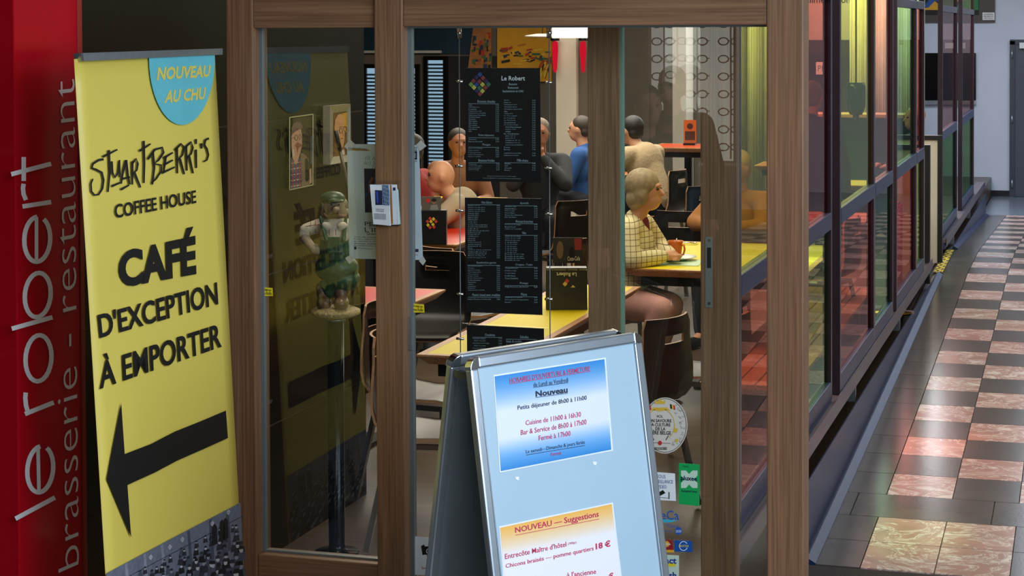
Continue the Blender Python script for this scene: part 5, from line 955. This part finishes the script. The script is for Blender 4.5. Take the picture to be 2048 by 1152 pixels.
# ================================================================ PEOPLE
def person(loc,rz,label,top,legs,skin,hair,hairkind='short',lean=.0,headf=.04,drop=0,hands=None,elbows=None,standing=False,voxel=.011,shin=.0,scale=1.0,turn=0,knee=None):
    t=thing('person',loc,label,'person','people in the restaurant' if False else None,rz); t.scale=(scale,)*3
    hz=.9 if standing else .52; c=Vector((lean*.7,0,hz+.30)); nk=Vector((lean,0,hz+.50-drop*.5)); hd=nk+Vector((headf+drop*.35,0,.165-drop*.25))
    sh={s:Vector((lean*.95,s*.175,hz+.435-drop*.4)) for s in (-1,1)}
    el=elbows or {s:Vector((lean*.95+.10,s*.24,hz+.16)) for s in (-1,1)}; ha=hands or {s:Vector((lean*.95+.34,s*.12,hz+.2)) for s in (-1,1)}
    B=[('e',c,(.11,.15,.2)),('c',Vector((0,0,hz+.02)),.13,c,.12),('c',nk-Vector((0,0,.05)),.055,hd-Vector((.01,0,.06)),.05),
       ('e',hd,(.092,.075,.105)),('e',hd+Vector((.03,0,-.055)),(.066,.056,.065)),('c',hd+Vector((.085,0,.005)),.010,hd+Vector((.108,0,-.022)),.014),
       ('e',hd+Vector((.088,0,-.062)),(.014,.024,.009)),('e',hd+Vector((.0,.078,-.01)),(.018,.010,.03)),('e',hd+Vector((.0,-.078,-.01)),(.018,.010,.03)),('e',hd+Vector((.083,0,.028)),(.012,.045,.010))]
    J=[]; T_=[('e',c,(.135,.178,.2)),('c',Vector((-.01,0,hz+.04)),.145,c,.14),('c',sh[-1],.075,sh[1],.075),('c',nk-Vector((.0,0,.06)),.07,nk-Vector((0,0,.005)),.058)]
    for s in (-1,1):
        B+=[('c',sh[s],.055,el[s],.042),('c',el[s],.042,ha[s],.026)]; d_=(ha[s]-el[s]).normalized(); sd=Vector((-d_.y,d_.x,0)).normalized()
        pal=ha[s]+d_*.045; B+=[('c',ha[s],.027,pal,.032)]
        for k in range(4):
            o=pal+sd*(.024-.016*k); L=(.055,.066,.062,.048)[k]; m1_=o+d_*(L*.55)+Vector((0,0,.0)); B+=[('c',o,.0105,m1_,.0095),('c',m1_,.0095,m1_+d_*(L*.35)+Vector((0,0,-.022)),.008)]
        th_=ha[s]+d_*.015-sd*s*-.02; B+=[('c',th_,.012,th_+d_*.05+sd*(s*.028),.009)]
        T_+=[('c',sh[s],.078,el[s],.060),('c',el[s],.060,ha[s]-d_*.02,.040)]
        if standing: hip=Vector((0,s*.09,hz)); kn=Vector((.02,s*.1,.48)); an=Vector((0,s*.11,.08))
        else: hip=Vector((0,s*.09,.53)); kn=Vector((.42,s*.12,.53)); an=Vector((.40+shin,s*.12,.08))
        if knee: kn=Vector((knee[0],s*.10+knee[1],.53)); an=Vector((knee[0]-.13,s*.09+knee[1]-.02,.08))
        B+=[('c',hip,.085,kn,.058),('c',kn,.056,an,.036),('c',an,.036,an+Vector((.14,0,-.045)),.028)]
        J+=[('c',hip,.105,kn,.076),('c',kn,.074,an+Vector((0,0,.03)),.058)]
        organic('shoe',[('c',an+Vector((-.02,0,-.035)),.042,an+Vector((.17,0,-.042)),.036)],INK,t,.01,3)
    J+=[('c',Vector((0,-.05,hz)),.13,Vector((0,.05,hz)),.13)]
    organic('body',B,skin,t,voxel,3); organic('top_garment',T_,top,t,.012,3); organic('trousers',J,legs,t,.014,4)
    if hair:
        if hairkind=='bob': H_=[('e',hd+Vector((-.018,0,.028)),(.104,.092,.100)),('e',hd+Vector((-.045,0,-.05)),(.066,.088,.075)),('e',hd+Vector((-.005,.07,-.03)),(.045,.026,.06)),('e',hd+Vector((-.005,-.07,-.03)),(.045,.026,.06))]
        else: H_=[('e',hd+Vector((-.022,0,.034)),(.094,.084,.090)),('e',hd+Vector((-.05,0,-.02)),(.055,.076,.06))]
        organic('hair',H_,hair,t,.008,2)
    for s in (-1,1): organic('eye',[('e',hd+Vector((.083,s*.03,.008)),(.010,.012,.008))],INK,t,.003,1)
    return t
SK=mat('skin',(206,150,120),.5,0,.06,12); SK2=mat('skin_rosy',(196,132,106),.5,0,.06,12)
def grid(name,base,linec,sc):
    m=mat(name,base,.8); nt=m.node_tree; b_=nt.nodes['Principled BSDF']; br=nt.nodes.new('ShaderNodeTexBrick'); br.offset=0; br.inputs['Scale'].default_value=sc; br.inputs['Brick Width'].default_value=.5; br.inputs['Row Height'].default_value=.5; br.inputs['Mortar Size'].default_value=.035; br.inputs['Mortar Smooth'].default_value=.4
    br.inputs['Color1'].default_value=rgb(*base); br.inputs['Color2'].default_value=rgb(*base); br.inputs['Mortar'].default_value=rgb(*linec)
    mp=nt.nodes['Mapping']; mp.inputs['Rotation'].default_value=(math.radians(90),.35,0); nt.links.new(mp.outputs[0],br.inputs[0]); nt.links.new(br.outputs[0],b_.inputs['Base Color']); return m
CARD=grid('checked_cardigan',(226,212,172),(110,92,62),16)
# the woman at the yellow table
wp=at(1268,470,d=10.75)
V=Vector
t=person((-2.56,10.62,0),math.radians(-2),'person with grey bobbed hair, cream checked cardigan and mauve trousers at the yellow table',CARD,mat('mauve_trousers',(190,136,132),.75,0,.1,14),SK,mat('grey_blonde_hair',(150,132,104),.6,0,.25,40),'bob',lean=.05,headf=.055,
  hands={-1:V((.25,-.07,.80)),1:V((.26,.02,.80))},elbows={-1:V((.10,-.26,.79)),1:V((.14,.25,.80))},voxel=.0075,drop=.02,knee=(.30,-.24))
organic('collar_shirt',[('c',V((.115,0,.92)),.03,V((.10,0,.99)),.035)],mat('maroon_cloth',(110,30,34),.7),t,.006,2)
MB().lathe([(.036,-.010),(.040,0),(.036,.010)],(.235,-.05,.80),20,cap=False).build('watch_strap',INK,t,False)
# man in beige fleece
t=person((pm_.x,pm_.y,0),math.radians(152),'person in a beige fleece with short dark hair, bent over a table, back turned',mat('beige_fleece',(196,168,134),.95,0,.06,10,bump=.4,bscale=60),mat('black_trousers',(24,24,28),.8),SK,mat('dark_hair',(40,36,38),.55,0,.3,40),lean=.16,headf=.07,drop=.10,hands={-1:V((.42,-.06,.80)),1:V((.42,.06,.80))},elbows={-1:V((.26,-.29,.76)),1:V((.26,.29,.76))},scale=1.08)
# brown jacket person
p_=at(912,400,d=15.6); person((p_.x,p_.y,0),math.radians(-60),'person in a brown jacket with a dark scarf, left of the upper menu sheet',mat('brown_jacket',(150,100,70),.8,0,.06,8),mat('dark_jeans',(34,36,46),.8),SK2,mat('dark_hair2',(60,50,44),.6),lean=.06,headf=.05,drop=.02)
# bald man leaning over his mug
p_=at(960,470,d=13.0); person((p_.x,p_.y,0),math.radians(-160),'balding person in a grey-beige top leaning forward over a cup, left of the menus',mat('stone_top',(168,152,130),.85,0,.06,8),mat('dark_jeans',(34,36,46),.8),SK,None,lean=.17,headf=.05,drop=.12,hands={-1:V((.40,-.1,.84)),1:V((.40,.1,.84))},elbows={-1:V((.34,-.25,.78)),1:V((.34,.25,.78))})
p_=at(1080,400,d=15.6); person((p_.x,p_.y,0),math.radians(-75),'person in a charcoal coat, hands clasped before the chin, behind the upper menu sheet',mat('charcoal_coat',(48,48,54),.85,0,.08,8),mat('dark_jeans',(34,36,46),.8),SK2,mat('grey_hair',(130,112,98),.6),lean=.06,headf=.04,hands={-1:V((.19,-.03,1.02)),1:V((.19,.03,1.0))},elbows={-1:V((.3,-.2,.80)),1:V((.3,.2,.80))},scale=1.05)
p_=at(840,470,d=14.4); person((p_.x,p_.y,0),math.radians(175),'person in a dark red jumper half hidden behind the poster edge',mat('dark_red_jumper',(150,28,26),.85,0,.1,10),mat('dark_jeans',(34,36,46),.8),SK,mat('dark_hair2',(60,50,44),.6),lean=.05,headf=.03)
p_=at(1168,370,d=17.3); person((p_.x,p_.y,0),math.radians(180),'person in a blue jacket at the orange-red table, cut by the wooden stile',mat('blue_jacket',(40,84,150),.8,0,.08,8),mat('dark_jeans',(34,36,46),.8),SK,mat('dark_hair2',(60,50,44),.6),scale=1.0)
p_=at(1497,470,d=12.7); person((p_.x,p_.y,0),math.radians(-110),'person in an orange-brown top seen through the yellow pane, resting arms on the table',mat('rust_top',(176,116,60),.8,0,.1,8),mat('dark_jeans',(34,36,46),.8),SK,mat('blond_hair',(190,160,96),.6),lean=.1,hands={-1:V((.40,-.05,.80)),1:V((.42,.1,.80))},elbows={-1:V((.26,-.26,.8)),1:V((.26,.26,.8))},drop=.02)
p_=at(1850,400,d=18.6); person((p_.x-.05,p_.y,.0),math.radians(-150),'white-haired person in a black coat above the cream partition',mat('black_coat',(26,26,32),.85,0,.08,8),mat('dark_jeans',(34,36,46),.8),SK,mat('white_hair',(226,206,180),.6),lean=.02,scale=1.02)
p_=at(1632,400,d=14.7); person((p_.x-.04,p_.y,0),math.radians(80),'person in a dark jacket standing behind the first red pane',mat('night_jacket',(36,34,48),.8,0,.08,8),mat('dark_jeans',(34,36,46),.8),SK,mat('grey_hair',(130,112,98),.6),standing=True,hands={-1:V((.05,-.27,.78)),1:V((.05,.27,.78))},elbows={-1:V((-.02,-.26,1.06)),1:V((-.02,.26,1.06))})
ds_={-1:V((.02,-.25,.78)),1:V((.02,.25,.78))}; de_={-1:V((-.03,-.25,1.08)),1:V((-.03,.25,1.08))}
person((-2.50,.60,0),math.radians(60),'taller dark-clad person before the spectacle display, mirrored in the door glass',INK,INK,SK,mat('dark_hair',(40,36,38),.55),standing=True,hands=ds_,elbows=de_,scale=1.05)
person((-2.62,-.75,0),math.radians(100),'second dark-clad person before the spectacle display, farther from the door',INK,INK,SK,mat('dark_hair',(40,36,38),.55),standing=True,hands=ds_,elbows=de_,scale=1.1)
# ================================================================ OPTICIAN'S DISPLAY BEHIND THE VIEWER (seen mirrored in the door glass)
YR=-4.0; MY=2*(YG-.003)-YR
def mx_(px): r=ray(px,300); return r.x/r.y*MY
t=thing('eyewear_display',((mx_(1300)+mx_(1400))/2,YR,0),'backlit optician display wall with rows of spectacles, mirrored in the door glass','display')
x0,x1=mx_(1303),mx_(1465); LBX=emis('backlit_panel',(236,240,226),2.3)
bx('lightbox',LBX,x0,x1,YR-.04,YR,1.0,2.9,t); bx('plinth',mat('display_grey',(130,128,120),.5),x0-.1,x1+.1,YR-.06,YR+.3,0,.98,t); bx('side_panel',mat('display_maroon',(120,30,44),.5),x0-.26,x0-.01,YR-.05,YR+.05,.98,2.9,t)
rods=[x0+.12,x0+.40,x0+.68]
for x in rods: MB().tube([(x,YR+.05,1.02),(x,YR+.05,2.88)],.008,8).build('display_rod',ALU,t)
ORD=('lowest','second','third','fourth','fifth','sixth','seventh','eighth','ninth','tenth','eleventh','topmost'); RN=('nearest the maroon panel','in the middle','farthest from the maroon panel')
g0=None
for ri,x in enumerate(rods):
    for k in range(12):
        z=1.12+.145*k; lb='%s pair of spectacles on the display rod %s'%(ORD[k],RN[ri])
        if g0 is None:
            g0=thing('spectacles',(x,YR+.075,z),lb,'glasses','spectacles on the optician display'); b=MB()
            for s_ in (-1,1): b.tube([(s_*.052+.042*math.cos(a),.02,.030*math.sin(a)) for a in [2*math.pi*i/14 for i in range(15)]],.006,6); b.tube([(s_*.094,.02,.006),(s_*.10,-.03,.004)],.005,6)
            b.tube([(-.012,.02,.004),(.012,.02,.004)],.005,6); b.build('spectacle_frame',mat('specs_dark',(50,34,34),.3),g0,False)
        else:
            o=copytree(g0); o.location=(x,YR+.075,z); o['label']=lb

# bake the fused bodies in one pass
dg=bpy.context.evaluated_depsgraph_get()
new=[(o,m,bpy.data.meshes.new_from_object(o.evaluated_get(dg))) for o,m in PEND]
for o,m,m2 in new:
    o.modifiers.clear(); old=o.data; o.data=m2; bpy.data.meshes.remove(old); m2.materials.clear(); m2.materials.append(m)
    m2.polygons.foreach_set('use_smooth',[True]*len(m2.polygons))
